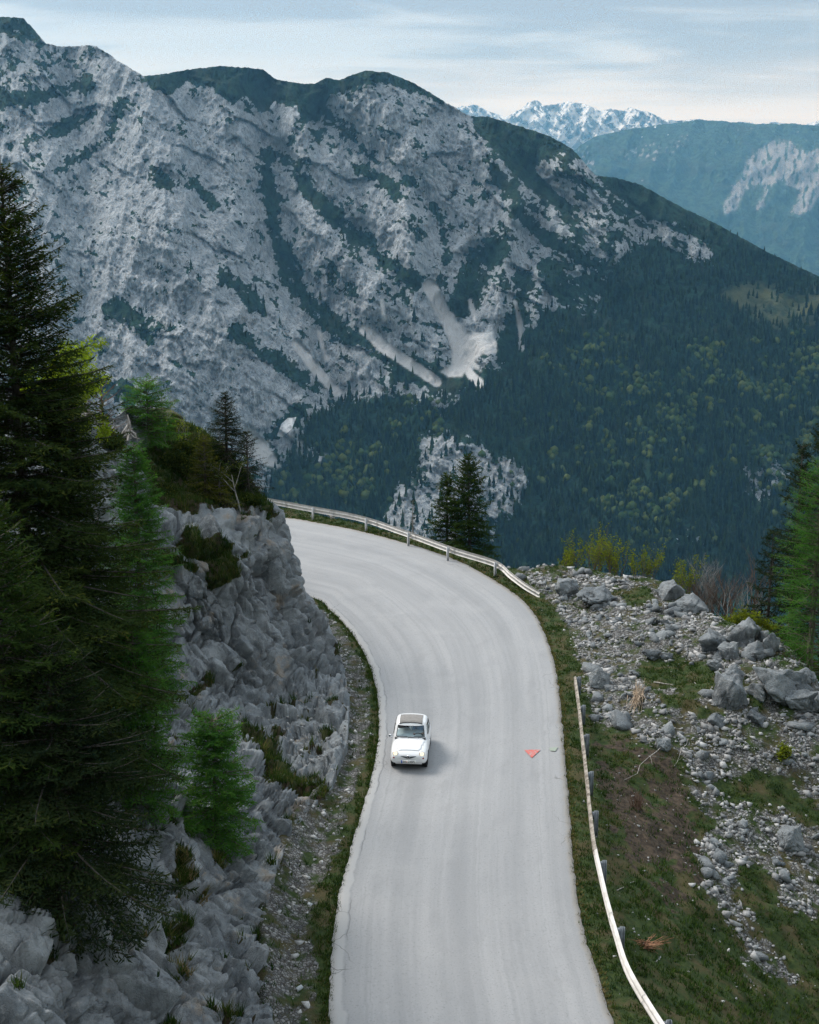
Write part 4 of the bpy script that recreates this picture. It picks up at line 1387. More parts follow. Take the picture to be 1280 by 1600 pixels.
# --- on top of the knoll
kb = root(366, 782)
conifer("young_spruce_tree", root(352, 740), "slim young spruce standing highest on the edge of the knoll", (B_SPRUCE, N_DARK), group="small conifers on top of the knoll",
        H=tall(352, 612, root(352, 740)), R=1.55, seed=41, clear=.02, whorl=.19, per=(6, 8), blade=(.12, .050), spread=.07, full=.80)
conifer("young_spruce_tree", root(322, 775), "yellowish bushy young spruce above the fluted boulders", (B_SPRUCE, N_GOLD), group="small conifers on top of the knoll",
        H=2.6, R=1.05, seed=42, clear=.02, whorl=.19, per=(6, 8), blade=(.12, .050), spread=.07, full=.6)
conifer("young_spruce_tree", root(345, 785), "lowest yellow-green spruce sapling at the brink of the rock cut", (B_SPRUCE, N_GOLD), group="small conifers on top of the knoll",
        H=1.7, R=.85, seed=43, clear=.02, whorl=.19, per=(6, 8), blade=(.12, .050), spread=.07, full=.6)
conifer("young_spruce_tree", root(388, 775), "dark rounded spruce bush above the end of the rock cut", (B_SPRUCE, N_DARK), group="small conifers on top of the knoll",
        H=2.9, R=.95, seed=44, clear=.02, whorl=.22, per=(5, 7), blade=(.12, .050), spread=.07, full=.5)
conifer("larch_tree", root(230, 690), "flat-topped larch on the crest of the knoll beside the bare brown tree", (B_LARCH, N_LARCH), H=2.6, R=1.6, seed=45, full=.30, clear=.10,
        **{**LK, 'spread': .075})
conifer("bare_tree", root(166, 690), "withered red-brown conifer with bare branches on the crest of the knoll", (B_BROWN, L_RUST), H=tall(166, 592, root(166, 690)), R=1.15, seed=46,
        clear=.12, whorl=.30, per=(3, 5), blade=(.07, .022), spread=.16, twig=.22, full=.35, e_low=.15, e_top=.5, droop=.1, gaps=.15)
woody("crooked_tree", root(378, 796), "crooked pale-stemmed little tree leaning on the edge of the rock cut", (B_PALE, L_BUSH), 'tree', stem_name='trunk', H=3.9, seed=51, stems=1, levels=3, r0=.055,
      lean=(-.10, -.1), leaf=.5, leaf_n=4, leaf_size=.05, up=.15, spread=.42, from_f=.45)
for k, (x_, y_, hh, lb) in enumerate([(262, 690, 2.1, "thin sapling with a few pale leaves, tallest of the row on the crest"), (284, 695, 1.6, "thin leafy sapling on the crest next to the tallest one"),
                                      (305, 700, 1.25, "short leafy sapling on the crest near the slim young spruce"), (243, 695, 1.2, "short sapling with sparse leaves beside the flat-topped larch")]):
    woody("sapling", root(x_, y_), lb, (B_PALE, L_BUD), 'sapling', "saplings on the crest of the knoll", H=hh * 1.25, seed=60 + k, stems=2, levels=2, r0=.016, leaf=.35, leaf_n=3, leaf_size=.035, spread=.28, up=.3)
for k, (x_, y_, hh, lb) in enumerate([(282, 742, 1.3, "dense dark shrub in the middle of the knoll's brown slope"), (300, 715, 1.1, "leafy shrub just under the crest of the knoll"),
                                      (320, 735, 1.4, "rounded green shrub below the slim young spruce"), (262, 770, .8, "low dark shrub above the fluted boulders"), (395, 790, .8, "low shrub on the brink beside the crooked tree"),
                                      (352, 768, 1.0, "shrub behind the two yellowish young spruces"), (178, 700, .9, "olive shrub at the foot of the withered red-brown tree")]):
    woody("shrub", root(x_, y_), lb, (B_BROWN, L_BUSH), 'shrub', "shrubs on the knoll", H=hh * 1.3, seed=70 + k, stems=7, levels=2, r0=.014, leaf=.85, leaf_n=9, leaf_size=.05, spread=.5, up=.1, jit=.16)
# beech bough with fresh leaves, reaching out from behind the tallest spruce
bb = root(96, 770, 44.0)
woody("beech_tree", bb, "beech with sunlit yellow-green leaves reaching out past the tallest spruce", (B_SPRUCE, L_BEECH), 'tree', stem_name='trunk', H=6.0, seed=81, stems=3, levels=4, r0=.09, lean=(.45, -.05),
      leaf=.75, leaf_n=4, leaf_size=.055, up=.12, spread=.45, from_f=.5, jit=.16)

# --- beyond the road
gb = lambda px, py, z: Vector(gnd(px, py, z))
b = Vector(at(735, 905, 79.0))
conifer("spruce_tree", b, "taller of two spruces standing close together behind the far guardrail", (B_SPRUCE, N_YOUNG), group="twin spruces behind the guardrail", H=tall(722, 712, b), R=2.1, seed=91, clear=.04,
        whorl=.30, per=(6, 8), blade=(.22, .11), spread=.08, twig=.65, full=.55, gaps=.14, lean=(-.03, 0))
b = Vector(at(698, 893, 80.0))
conifer("spruce_tree", b, "shorter of two spruces standing close together behind the far guardrail", (B_SPRUCE, N_YOUNG), group="twin spruces behind the guardrail", H=tall(705, 742, b), R=1.6, seed=92, clear=.04,
        whorl=.28, per=(6, 8), blade=(.22, .11), spread=.08, twig=.65, full=.6, gaps=.12)
b = Vector(at(645, 862, 80.0))
conifer("dead_tree", b, "thin dead snag with a low green skirt behind the far guardrail", (B_DEAD, N_DARK), H=tall(648, 782, b), R=.45, seed=93, clear=.05, whorl=.22, per=(3, 5), blade=(.12, .03), spread=.10, full=2.6, gaps=.3)
woody("dead_tree", Vector(at(523, 816, 80.5)), "grey dead stump with bare curved branches behind the far guardrail", (B_DEAD, None), 'dead tree', H=1.35, seed=94, stems=3, levels=2, r0=.07, spread=.7, up=-.05, kids=(3, 5), from_f=.2)
for px, py, Y, tp, R, sd, mt, lb in [(1262, 1060, 60, 668, 2.6, 95, N_DARK, "dark ragged spruce rising behind the larch beyond the rubble"),
                                     (1232, 1030, 62, 690, 1.5, 96, N_DARK, "thin dark spruce with dead grey twigs in its top beside the ragged one"),
                                     (1198, 1000, 64, 830, 1.5, 97, N_DARK, "low dark spruce between the bare shrubs and the larch")]:
    b = Vector(at(px, py, Y))
    conifer("spruce_tree", b, lb, (B_SPRUCE, mt), group="spruces beyond the rubble", H=tall(px, tp, b), R=R, seed=sd, clear=.05, whorl=.34, per=(4, 6), blade=(.22, .10), spread=.085, full=.5, gaps=.24)
b = Vector(at(1262, 1080, 52))
conifer("larch_tree", b, "large fresh green larch with trailing boughs beyond the rubble", (B_LARCH, N_LARCH), H=tall(1262, 715, b), R=2.3, seed=98, full=.42, clear=.04,
        **{**LK, 'spread': .075, 'blade': (.19, .034), 'whorl': .32})
for k, (px, py, Y, hh, st_, lb) in enumerate([(925, 905, 71.5, 2.9, 6, "tall budding bush on the brink beyond the boulders"), (965, 912, 70.5, 2.5, 5, "yellow-green budding bush just past the tallest one on the brink"),
                                              (885, 898, 72.5, 1.9, 4, "small budding bush nearest the end of the far guardrail"), (1000, 914, 70, 2.3, 5, "budding bush with leafy upright shoots behind the mossy edge of the rubble"),
                                              (1062, 930, 68, 2.4, 4, "green-leaved bush beside the bare grey shrubs")]):
    woody("budding_bush", Vector(at(px, py, Y)) - Vector((0, 0, .5)), lb, (B_BROWN, L_BUD), 'bush', "budding bushes on the brink", H=hh * 1.45, seed=110 + k, stems=st_ + 2, levels=2, r0=.03, leaf=.42, leaf_n=5, leaf_size=.06, spread=.26, up=.4, jit=.12)
for k, (px, py, Y, tp, st_, lb) in enumerate([(1145, 985, 66, 838, 2, "tallest bare shrub, forking like a broom beyond the rubble"), (1100, 970, 67, 850, 4, "bare grey shrub with thin upright stems near the mossy rocks"),
                                              (1122, 980, 66.5, 868, 5, "thicket of low bare stems in front of the tallest bare shrub"), (1165, 985, 65.5, 880, 3, "bare leaning shrub closest to the low dark spruce"), (1075, 955, 68, 880, 4, "reddish bare shrub behind the rock ledge")]):
    b = Vector(at(px, py, Y)) - Vector((0, 0, .6))
    woody("bare_shrub", b, lb, (B_PALE if k % 2 else B_BROWN, None), 'shrub', "bare shrubs beyond the rubble", H=(tall(px, tp, b)) * .98, seed=130 + k, stems=st_ + 2, levels=3, r0=.060, spread=.34, up=.28, kids=(3, 5), from_f=.4)
for k, (px, py, Y, hh, lb) in enumerate([(1130, 990, 62, 1.2, "yellow-green shrub at the foot of the tallest bare shrub"), (1175, 985, 61.5, 1.4, "yellowish leafy shrub behind the grey domed boulder"), (1205, 1000, 61, 1.5, "leafy shrub under the low dark spruce"),
                                         (1235, 1030, 58, 1.3, "green shrub on the slope behind the largest boulder"), (1262, 1060, 56, 1.3, "low green shrub at the foot of the larch"), (1285, 1095, 53, 1.1, "dark green shrub where the boulders end")]):
    woody("leafy_shrub", Vector(at(px, py, Y)) - Vector((0, 0, .4)), lb, (B_BROWN, L_BUD if k < 3 else L_BUSH), 'shrub', "leafy shrubs below the rubble", H=hh * 1.3, seed=150 + k, stems=8, levels=2, r0=.016, leaf=.8, leaf_n=8, leaf_size=.055, spread=.5, up=.15, jit=.15)
# bare thicket and a small green bush on the slope by the near guardrail
p = on_ground(995, 1265)
woody("bare_shrub", Vector(p), "low red-brown bare thicket on the soil beside the near guardrail", (B_BROWN, None), 'shrub', H=1.15, seed=171, stems=42, levels=1, r0=.010, spread=.3, up=.5, kids=(2, 3))
p = on_ground(1222, 1228)
woody("leafy_shrub", Vector(p), "small bright green bush alone among the stones of the lower slope", (B_BROWN, L_BUD), 'shrub', H=.95, seed=172, stems=9, levels=1, r0=.012, leaf=.7, leaf_n=7, leaf_size=.05, spread=.4, up=.3, jit=.12)

# ------------------------------------------------------------------ stones
import bmesh


def hull_stone(seed, n=15, flat=.7, sub=0, rough=0.0):
    """an angular broken stone: the hull of random points, optionally subdivided and worn"""
    rg = np.random.default_rng(seed)
    p = rg.normal(size=(n, 3))
    p /= np.linalg.norm(p, axis=1)[:, None]
    p *= rg.uniform(.62, 1.0, (n, 1))
    p *= (1.0, rg.uniform(.65, .95), flat * rg.uniform(.75, 1.1))
    bm = bmesh.new()
    for v in p:
        bm.verts.new(v)
    bmesh.ops.convex_hull(bm, input=bm.verts)
    bmesh.ops.delete(bm, geom=[v for v in bm.verts if not v.link_faces], context='VERTS')
    if sub:
        bmesh.ops.bevel(bm, geom=list(bm.edges), offset=.022, segments=1, affect='EDGES', profile=.5)
        bmesh.ops.triangulate(bm, faces=list(bm.faces))
        for _ in range(sub):
            bmesh.ops.subdivide_edges(bm, edges=[e for e in bm.edges if e.calc_length() > .07], cuts=1, use_grid_fill=True)
            bmesh.ops.triangulate(bm, faces=list(bm.faces))
    else:
        bmesh.ops.triangulate(bm, faces=list(bm.faces))
    bm.verts.ensure_lookup_table()
    V_ = np.array([v.co[:] for v in bm.verts])
    Fc = np.array([[v.index for v in f.verts] for f in bm.faces])
    bm.free()
    if sub:
        nn_ = V_ / np.maximum(np.linalg.norm(V_, axis=1), 1e-6)[:, None]
        f1_, f2_, _, fc_ = voronoi(V_ * 1.5 + seed * 3.1, .9, True)
        V_ = V_ + nn_ * (.11 * fc_)[:, None]
        V_ = V_ + nn_ * (rough * (.8 * fbm(V_ * 2.3 + seed, 4) + .6 * fbm(V_ * 7 + seed, 3)) - .07 * (1 - sst(f2_ - f1_, 0, .10)))[:, None]
    return V_, Fc


m, t = material("broken_limestone")
geo = t.n('ShaderNodeNewGeometry')
oi = t.n('ShaderNodeObjectInfo')
c, n1, n2, n3, n4 = rock_nodes(t, geo.outputs[0], 1.0)
c = t.mix(.5, c, t.mix(oi.outputs['Random'], (.55, .56, .57), (1.15, 1.13, 1.1)), 'MULTIPLY')
finish(t, c, .9, t.bump(t.math('ADD', t.math('MULTIPLY', n2, 1.6), n4), .9, .07), .2)
M_STONE = m
m, t = material("fresh_limestone")
geo = t.n('ShaderNodeNewGeometry')
c, n1, n2, n3, n4 = rock_nodes(t, geo.outputs[0], 1.75)
finish(t, c, .9, t.bump(t.math('ADD', n2, n4), .8, .04), .2)
M_FRESH = m
m, t = material("loose_gravel")
geo = t.n('ShaderNodeNewGeometry')
tv = t.attr('tint')
c = t.mix(tv, (.13, .135, .14), (.44, .44, .435))
c = t.mix(t.sm(t.noise(geo.outputs[0], 14, 4, .6), .45, .7, 0, .5), c, (.11, .11, .105))
finish(t, c, .92, None, .2)
M_GRAVEL = m

SMALL = [hull_stone(900 + k, 11, .72) for k in range(7)]
STONE_ME = []
for k in range(9):
    a, b = hull_stone(950 + k, 15, .72)
    STONE_ME.append(mesh_np("stone", a, None, b, False))
BIG = {}


def boulder(label, px, py, w_px, h_px, seed, dz=0.0, rz=0., tilt=0., deep=.8, group=None, mat=None, rough=.10):
    """a boulder whose foot shows at a picture point, w_px wide and h_px high there"""
    p = on_ground(px, py)
    dep = proj(p)[2]
    w_, h_ = w_px * dep / F, h_px * dep / F
    a, b = hull_stone(seed, 16, 1.0, 3, rough)
    lo, hi = a.min(0), a.max(0)
    a = (a - (lo + hi) / 2) / ((hi - lo) / 2)
    o = obj("boulder", mesh_np("boulder", a * (w_ / 2, w_ / 2 * deep, h_ * .62), None, b, False), mat or M_STONE, label=label, cat='boulder', group=group)
    o.location = (p[0], p[1] + w_ * deep * .35, p[2] + h_ * .36 + dz)
    o.rotation_euler = (tilt, tilt * .6, rz)
    return o


G = "boulders of the rubble bank"
for args in [("pointed grey boulder with a bright lit top, beside the buried end of the far guardrail", 886, 932, 40, 27, 201, 0, .3),
             ("long low boulder with a crack, in front of the pointed one on the rubble", 934, 950, 66, 26, 202, 0, .2),
             ("flat pale slab half buried in gravel on the rubble bank", 880, 938, 16, 6, 203),
             ("boulder on the skyline of the rubble above the budding bushes' feet", 908, 902, 24, 14, 204),
             ("jagged ledge boulder behind the mossy turf on the brink", 1048, 938, 46, 26, 205, 0, -.4, .2),
             ("slanting slab running down from the ledge boulder along the brink", 1085, 958, 56, 20, 206, 0, -.5, .35),
             ("grey boulder with a flat shaded face near the domed boulder", 1118, 1020, 52, 36, 207, 0, .2),
             ("broad block under the flat-faced boulder's lower side", 1140, 1030, 34, 26, 208),
             ("domed brown-grey boulder standing highest on the bank", 1172, 1012, 62, 46, 209, 0, .1),
             ("dark overhanging block tucked against the domed boulder", 1205, 1028, 30, 40, 210, 0, .4),
             ("split round boulder in front of the domed one", 1186, 1032, 44, 28, 211, 0, -.3),
             ("largest hollowed boulder at the outer end of the bank", 1224, 1085, 96, 62, 212, 0, .3),
             ("undercut boulder below the largest hollowed one", 1256, 1112, 60, 36, 213, 0, -.2),
             ("boulder slipping over the edge of the bank at the foot of the larch", 1283, 1135, 42, 40, 214),
             ("triangular slab standing upright with a smooth dark face", 1143, 1106, 54, 58, 215, 0, .1, -.12),
             ("small boulder with a shaded side resting on the green turf patch", 1018, 1030, 30, 18, 216),
             ("dark stone next to the small boulder on the turf patch", 1043, 1030, 20, 11, 217),
             ("lone round boulder lying on bare brown soil", 1038, 1176, 25, 19, 218),
             ("dark wedge of rock below the triangular slab", 1184, 1142, 34, 24, 219, 0, .5),
             ("boulder with a flat top among the rubble under the triangular slab", 1122, 1118, 30, 22, 220),
             ("low boulder heap's biggest stone near the head of the near guardrail", 938, 1075, 36, 30, 221),
             ("whitish rock outcrop in the grass low on the slope", 1238, 1330, 44, 36, 222, 0, .4),
             ("mid-sized block at the foot of the split round boulder", 1150, 1062, 34, 22, 223),
             ("slanting block between the triangular slab and the largest boulder", 1180, 1088, 40, 26, 224, 0, -.4),
             ("block below the flat-faced boulder, half buried in gravel", 1120, 1048, 28, 18, 225),
             ("pale flat-lying block low on the bank beside the outermost rubble", 1254, 1175, 40, 24, 226),
             ("grey block among the lower rubble under the undercut boulder", 1225, 1150, 34, 22, 227)]:
    boulder(*args, group=G)

# 300 of the loose stones that show largest are things of their own
rg = np.random.default_rng(77)
TAKEN = []


def scatter(mask, n, lo, hi, sub_mask=None):
    w_ = mask / max(mask.sum(), 1e-9)
    k = rg.choice(len(fx), size=n, p=w_)
    x = fx[k] + rg.uniform(-.07, .07, n)
    y = fy[k] + rg.uniform(-.09, .09, n)
    return x, y


cell = (np.gradient(gx)[None, :] * np.gradient(gy)[:, None]).ravel()
in_view = (qx > -30) & (qx < 1310) & (qy < 1640) & (OUT < 1.2)
rub = np.clip(stone - .35, 0, 1) * (OUT < .6) * in_view * cell
wall_l = np.clip(lst - .3, 0, 1) * in_view * cell * (FRAC < 1.0)
xs, ys = scatter(rub * sst(fbm(gp / 1.3 + 50, 3), -.1, .5), 236, 0, 0)
xl, yl = scatter(wall_l, 58, 0, 0)
for i, (x, y) in enumerate(zip(np.concatenate([xs, xl]), np.concatenate([ys, yl]))):
    right_side = i < len(xs)
    s = float(np.clip(rg.lognormal(-1.48, .50), .12, .68)) if right_side else float(np.clip(rg.lognormal(-2.0, .35), .09, .28))
    o = bpy.data.objects.new("stone", STONE_ME[int(rg.integers(len(STONE_ME)))])
    COL.objects.link(o)
    if not o.data.materials:
        o.data.materials.append(M_STONE)
    if not right_side:
        o.material_slots[0].link = 'OBJECT'
        o.material_slots[0].material = M_FRESH
    o.scale = (s, s * rg.uniform(.75, 1.1), s * rg.uniform(.7, 1.05))
    o.location = (x, y, float(gz(x, y)[0]) + .12 * s)
    o.rotation_euler = (rg.normal(0, .35), rg.normal(0, .35), rg.random() * 6.28)
    if right_side:
        tag(o, None, "broken grey limestone lying loose in the rubble bank outside the bend", 'stone', 'loose stones of the rubble bank')
    else:
        tag(o, None, "pale limestone fallen at the foot of the rock cut beside the inner verge", 'stone', 'fallen stones at the foot of the rock cut')
    TAKEN.append((x, y))


def joined_stones(name, x, y, z, s, templates, mat, tint, kind='stuff'):
    which = rg.integers(0, len(templates), len(x))
    VV, FF, TT = [], [], []
    base = 0
    for k, (a, b) in enumerate(templates):
        i = np.nonzero(which == k)[0]
        if not len(i):
            continue
        th, tl = rg.random(len(i)) * 6.283, rg.normal(0, .4, len(i))
        c_, s_ = np.cos(th), np.sin(th)
        A = np.broadcast_to(a[None], (len(i), *a.shape)).copy()
        A[..., 2] += A[..., 0] * tl[:, None] * .6
        X_ = A[..., 0] * c_[:, None] - A[..., 1] * s_[:, None]
        Y_ = A[..., 0] * s_[:, None] + A[..., 1] * c_[:, None]
        P = np.stack([X_, Y_, A[..., 2] * rg.uniform(.7, 1.1, (len(i), 1))], -1) * s[i][:, None, None] + np.stack([x[i], y[i], z[i] + .12 * s[i]], 1)[:, None]
        VV.append(P.reshape(-1, 3))
        FF.append((b[None] + (np.arange(len(i)) * len(a))[:, None, None]).reshape(-1, 3) + base)
        TT.append(np.repeat(tint[i], len(a)))
        base += len(i) * len(a)
    me_ = mesh_np(name, np.concatenate(VV), None, np.concatenate(FF), False)
    add_attr(me_, "tint", np.concatenate(TT))
    return obj(name, me_, mat, kind=kind)


xr, yr = scatter(np.clip(stone - .15, 0, 1) * in_view * cell * (.12 + sst(fbm(gp / 1.1 + 9, 4), -.15, .35)), 9500, 0, 0)
xl, yl = scatter((np.clip(lst - .1, 0, 1) * (.3 + sst(fbm(gp / .6 + 5, 3), -.2, .4)) + .03 * ISL * (DL > .25)) * in_view * cell * (FRAC < 1.05), 3800, 0, 0)
xg, yg = scatter(ISR * (DR > .3) * in_view * cell * sst(fbm(gp / 1.2 + 15, 3), -.1, .6) + .6 * soil * cell, 900, 0, 0)
x, y = np.concatenate([xr, xl, xg]), np.concatenate([yr, yl, yg])
s = np.concatenate([np.clip(rg.lognormal(-2.75, .62, len(xr)), .025, .26), np.clip(rg.lognormal(-2.85, .5, len(xl)), .02, .17), np.clip(rg.lognormal(-3.1, .4, len(xg)), .02, .12)])
tint = np.clip(np.concatenate([rg.normal(.46, .28, len(xr)), rg.normal(.95, .25, len(xl)), rg.normal(.6, .25, len(xg))]), 0, 1)
joined_stones("gravel", x, y, gz(x, y), s, SMALL[:5], M_GRAVEL, tint)
# chips caught on the ledges of the rock cut
led = (uy > 1100) & (ux > 40) & (CLIFF_PL < .6) & (CLIFF_N[:, 2] > np.quantile(CLIFF_N[uy > 1100, 2], .75))
k = rg.choice(np.nonzero(led)[0], 500)
P = CLIFF_V[k]
joined_stones("ledge_gravel", P[:, 0], P[:, 1], P[:, 2], np.clip(rg.lognormal(-3.0, .5, len(k)), .02, .14), SMALL[:4], M_GRAVEL, np.clip(rg.normal(.6, .25, len(k)), 0, 1))

# ------------------------------------------------------------------ grass
def tufts(x, y, z, h, w_, nb, lean_=.5, dry=None):
    n = len(x)
    th = rg.random((n, nb)) * 6.283
    ro = rg.random((n, nb)) ** .6 * w_[:, None]
    bx_, by_ = x[:, None] + ro * np.cos(th), y[:, None] + ro * np.sin(th)
    hh = h[:, None] * rg.uniform(.55, 1.2, (n, nb))
    ln = rg.uniform(.15, lean_, (n, nb)) * hh
    ph = th + rg.normal(0, .7, (n, nb))
    ww = .012 + .010 * rg.random((n, nb))
    p0 = np.stack([bx_ - ww * np.sin(ph), by_ + ww * np.cos(ph), z[:, None] - .03 + 0 * bx_], -1)
    p1 = np.stack([bx_ + ww * np.sin(ph), by_ - ww * np.cos(ph), z[:, None] - .03 + 0 * bx_], -1)
    p2 = np.stack([bx_ + ln * np.cos(ph), by_ + ln * np.sin(ph), z[:, None] + hh], -1)
    T_ = np.stack([p0, p1, p2], 2).reshape(-1, 3, 3)
    tn = np.clip((dry[:, None] if dry is not None else .3) + rg.normal(0, .14, (n, nb)), 0, 1)
    return T_, tn.reshape(-1)


m, t = material("verge_grass")
tv = t.attr('tint')
c = t.mix(t.sm(tv, 0, .42), (.018, .042, .010), (.050, .088, .018))
c = t.mix(t.sm(tv, .42, .75), c, (.125, .115, .036))
c = t.mix(t.sm(tv, .75, 1.0), c, (.26, .19, .095))
d_ = t.n('ShaderNodeBsdfDiffuse', i_Color=c)
g_ = t.n('ShaderNodeBsdfTranslucent', i_Color=c)
mx = t.n('ShaderNodeMixShader', i_0=.3)
t.set(mx.inputs[1], d_)
t.set(mx.inputs[2], g_)
t.n('ShaderNodeOutputMaterial', i_Surface=mx.outputs[0])
M_GRASS = m
green_r = ISR * (DR > .02) * (1 - .93 * np.clip(stone * 1.2, 0, 1)) * (1 - .72 * soil) * (OUT < 2.5) * in_view * cell * (.25 + sst(fbm(gp / .9 + 70, 4), -.35, .35))
green_l = ISL * (DL > .02) * (1 - .9 * np.clip(lst * 1.2, 0, 1)) * in_view * cell * (FRAC < 1) * (.3 + sst(fbm(gp / .7 + 75, 3), -.4, .3))
near_w = 1.0
xa, ya = scatter(green_r * 1.0, 12500, 0, 0)
xb, yb = scatter(green_l * 1.0, 5200, 0, 0)
x, y = np.concatenate([xa, xb]), np.concatenate([ya, yb])
gpn = np.stack([x, y, 0 * x], 1)
dry = np.clip(.24 + .42 * fbm(gpn / 2.4 + 4, 4) + .10 * rg.normal(size=len(x)), 0, .8)
T1, t1 = tufts(x, y, gz(x, y), np.clip(rg.normal(.085, .03, len(x)), .03, .2), rg.uniform(.05, .15, len(x)), 8, 1.1, dry)
# dead fringe along the outer edge of the asphalt and ragged grass over the inner edge
ke = rg.integers(20, 330, 1500)
pe = ER_[ke] + nrm[ke] * rg.uniform(-.05, .22, (1500, 1))
T2, t2 = tufts(pe[:, 0], pe[:, 1], np.full(1500, -.02), rg.uniform(.03, .08, 1500), rg.uniform(.04, .1, 1500), 6, 1.4, rg.uniform(.55, .95, 1500))
pe = EL_[ke] - nrm[ke] * rg.uniform(-.03, .16, (1500, 1))
T3, t3 = tufts(pe[:, 0], pe[:, 1], np.full(1500, -.02), rg.uniform(.03, .09, 1500), rg.uniform(.04, .1, 1500), 6, 1.2, rg.uniform(.05, .6, 1500))
me = leaf_mesh("grass", np.concatenate([T1, T2, T3]), np.concatenate([t1, t2, t3]))
obj("grass", me, M_GRASS, kind='stuff')
# longer tufts and dwarf heath on the knoll and hanging from ledges
pk = np.nonzero((CLIFF_PL > .55) & (ux > -60))[0]
k = rg.choice(pk, 5200)
P = CLIFF_V[k]
k2 = k
T1, t1 = tufts(P[:, 0], P[:, 1], P[:, 2], rg.uniform(.08, .30, len(k)), rg.uniform(.05, .16, len(k)), 8, 1.0, np.clip(.30 + .5 * fbm(P / 1.4, 3) + .12 * rg.normal(size=len(k)), 0, 1))
spots = [(268, 1350), (278, 1372), (285, 1395), (296, 1440), (250, 1352), (318, 1395), (262, 1465), (230, 1450), (272, 1520), (340, 1345), (405, 1175), (436, 1205), (470, 1228), (205, 1040), (238, 1095)]
a_, b_ = [], []
for px, py in spots:
    c0 = hill(px, py)
    n = 26
    q = c0 + rg.normal(0, .16, (n, 3)) * (1, 1, .5)
    aa, bb_ = tufts(q[:, 0], q[:, 1], q[:, 2] - .02, rg.uniform(.15, .34, n), rg.uniform(.03, .1, n), 9, 1.6, rg.uniform(.3, 1.0, n))
    a_.append(aa)
    b_.append(bb_)
me = leaf_mesh("rock_grass", np.concatenate([T1] + a_), np.concatenate([t1] + b_))
obj("rock_grass", me, M_GRASS, kind='stuff')

# ------------------------------------------------------------------ dead wood lying about
def stick(label, p0, p1, r, seed, group=None, forks=2):
    a, b = on_ground(*p0), on_ground(*p1)
    a[2] += r * .8
    b[2] += r * 1.2
    rg_ = np.random.default_rng(seed)
    k = 6
    pts = np.array([a + (b - a) * f for f in np.linspace(0, 1, k)])
    L = np.linalg.norm(b - a)
    pts[1:-1] += rg_.normal(0, .03 * L, (k - 2, 3)) * (1, 1, .4)
    segs = [(*pts[i] - a, *pts[i + 1] - a, r * (1 - .7 * i / k), r * (1 - .7 * (i + 1) / k)) for i in range(k - 1)]
    for f in range(forks):
        i = int(rg_.integers(1, k - 1))
        e = pts[i] + rg_.normal(0, .16 * L, 3) * (1, 1, .25) + (0, 0, .05)
        segs.append((*pts[i] - a, *e - a, r * .5, r * .15))
    v, q = tubes(segs, 5)
    o = obj("branch_litter", mesh_np("stick", v, q), B_DEAD, label=label, cat='branch', group=group)
    o.location = a
    return o


stick("pale curved dead branch lying on the turf patch of the rubble", (1022, 1067), (1052, 1072), .035, 1)
stick("short straight bleached stick pointing at the triangular slab", (1085, 1068), (1102, 1078), .035, 2, forks=0)
stick("little white stick standing beside the triangular slab", (1111, 1081), (1112, 1074), .03, 3, forks=0)
stick("thin forked twig lying at the edge of the bare soil", (1008, 1140), (1016, 1170), .018, 4)
stick("long thin fallen branch across the brown soil", (1040, 1170), (975, 1220), .016, 5)
stick("thin dead branch caught among the stones above the soil", (1075, 1160), (1052, 1200), .016, 6)
stick("dead twig leaning across grass near the near guardrail's middle", (964, 1392), (992, 1378), .016, 7)
stick("fallen root lying down the ledge of the rock cut's foot", (1080, 1500), (1045, 1450), .014, 8)
for k_, (lb, c0, r_, n_) in enumerate([("bundle of bleached dead brushwood lying on the stones", (996, 1092), .80, 110), ("tangle of reddish dead twigs in the grass below the near guardrail", (1012, 1482), .36, 50)]):
    p = on_ground(*c0)
    rg_ = np.random.default_rng(40 + k_)
    ax = np.array([.28, .9, 0.12]) if k_ == 0 else np.array([.9, .2, .05])
    segs = []
    for _ in range(n_):
        o_ = rg_.normal(0, .10, 3) * (1, 1, .5) + (0, 0, .12)
        d = ax * rg_.uniform(.4, 1.5) * r_ * rg_.choice([-1, 1]) + rg_.normal(0, .13, 3)
        segs.append((*o_, *(o_ + d), .014, .004))
    v, q = tubes(segs, 3)
    o = obj("brushwood", mesh_np("brushwood", v, q), bark("bleached_twigs", (.30, .22, .15), (.55, .44, .33)) if k_ == 0 else bark("reddish_twigs", (.16, .08, .05), (.36, .20, .12)), label=lb, cat='dead wood')
    o.location = p
# the two weathered root stumps on the crest
for px, py, sc, lb, sd in [(132, 672, 1.1, "weathered grey root stump with spread claws on the crest, nearer the big spruces", 11), (200, 690, .95, "grey uprooted stump clinging to the rock hump on the crest", 12)]:
    p = hill(px, py)
    rg_ = np.random.default_rng(sd)
    segs = [(0, 0, .1, .05, 0, .75 * sc, .13, .08), (.05, 0, .75 * sc, .0, 0, 1.15 * sc, .07, .02)]
    for k in range(11):
        a = rg_.random() * 6.28
        d1 = np.array([math.cos(a) * .3, math.sin(a) * .3, -.22])
        st_ = np.array([0, 0, rg_.uniform(.3, .7) * sc])
        mid_ = st_ + d1 * sc
        segs += [(*st_, *mid_, .055, .04), (*mid_, *(mid_ + d1 * sc * .8 + rg_.normal(0, .1, 3)), .04, .008)]
    v, q = tubes(segs, 6)
    o = obj("stump", mesh_np("stump", v, q), B_DEAD, label=lb, cat='tree stump')
    o.location = p
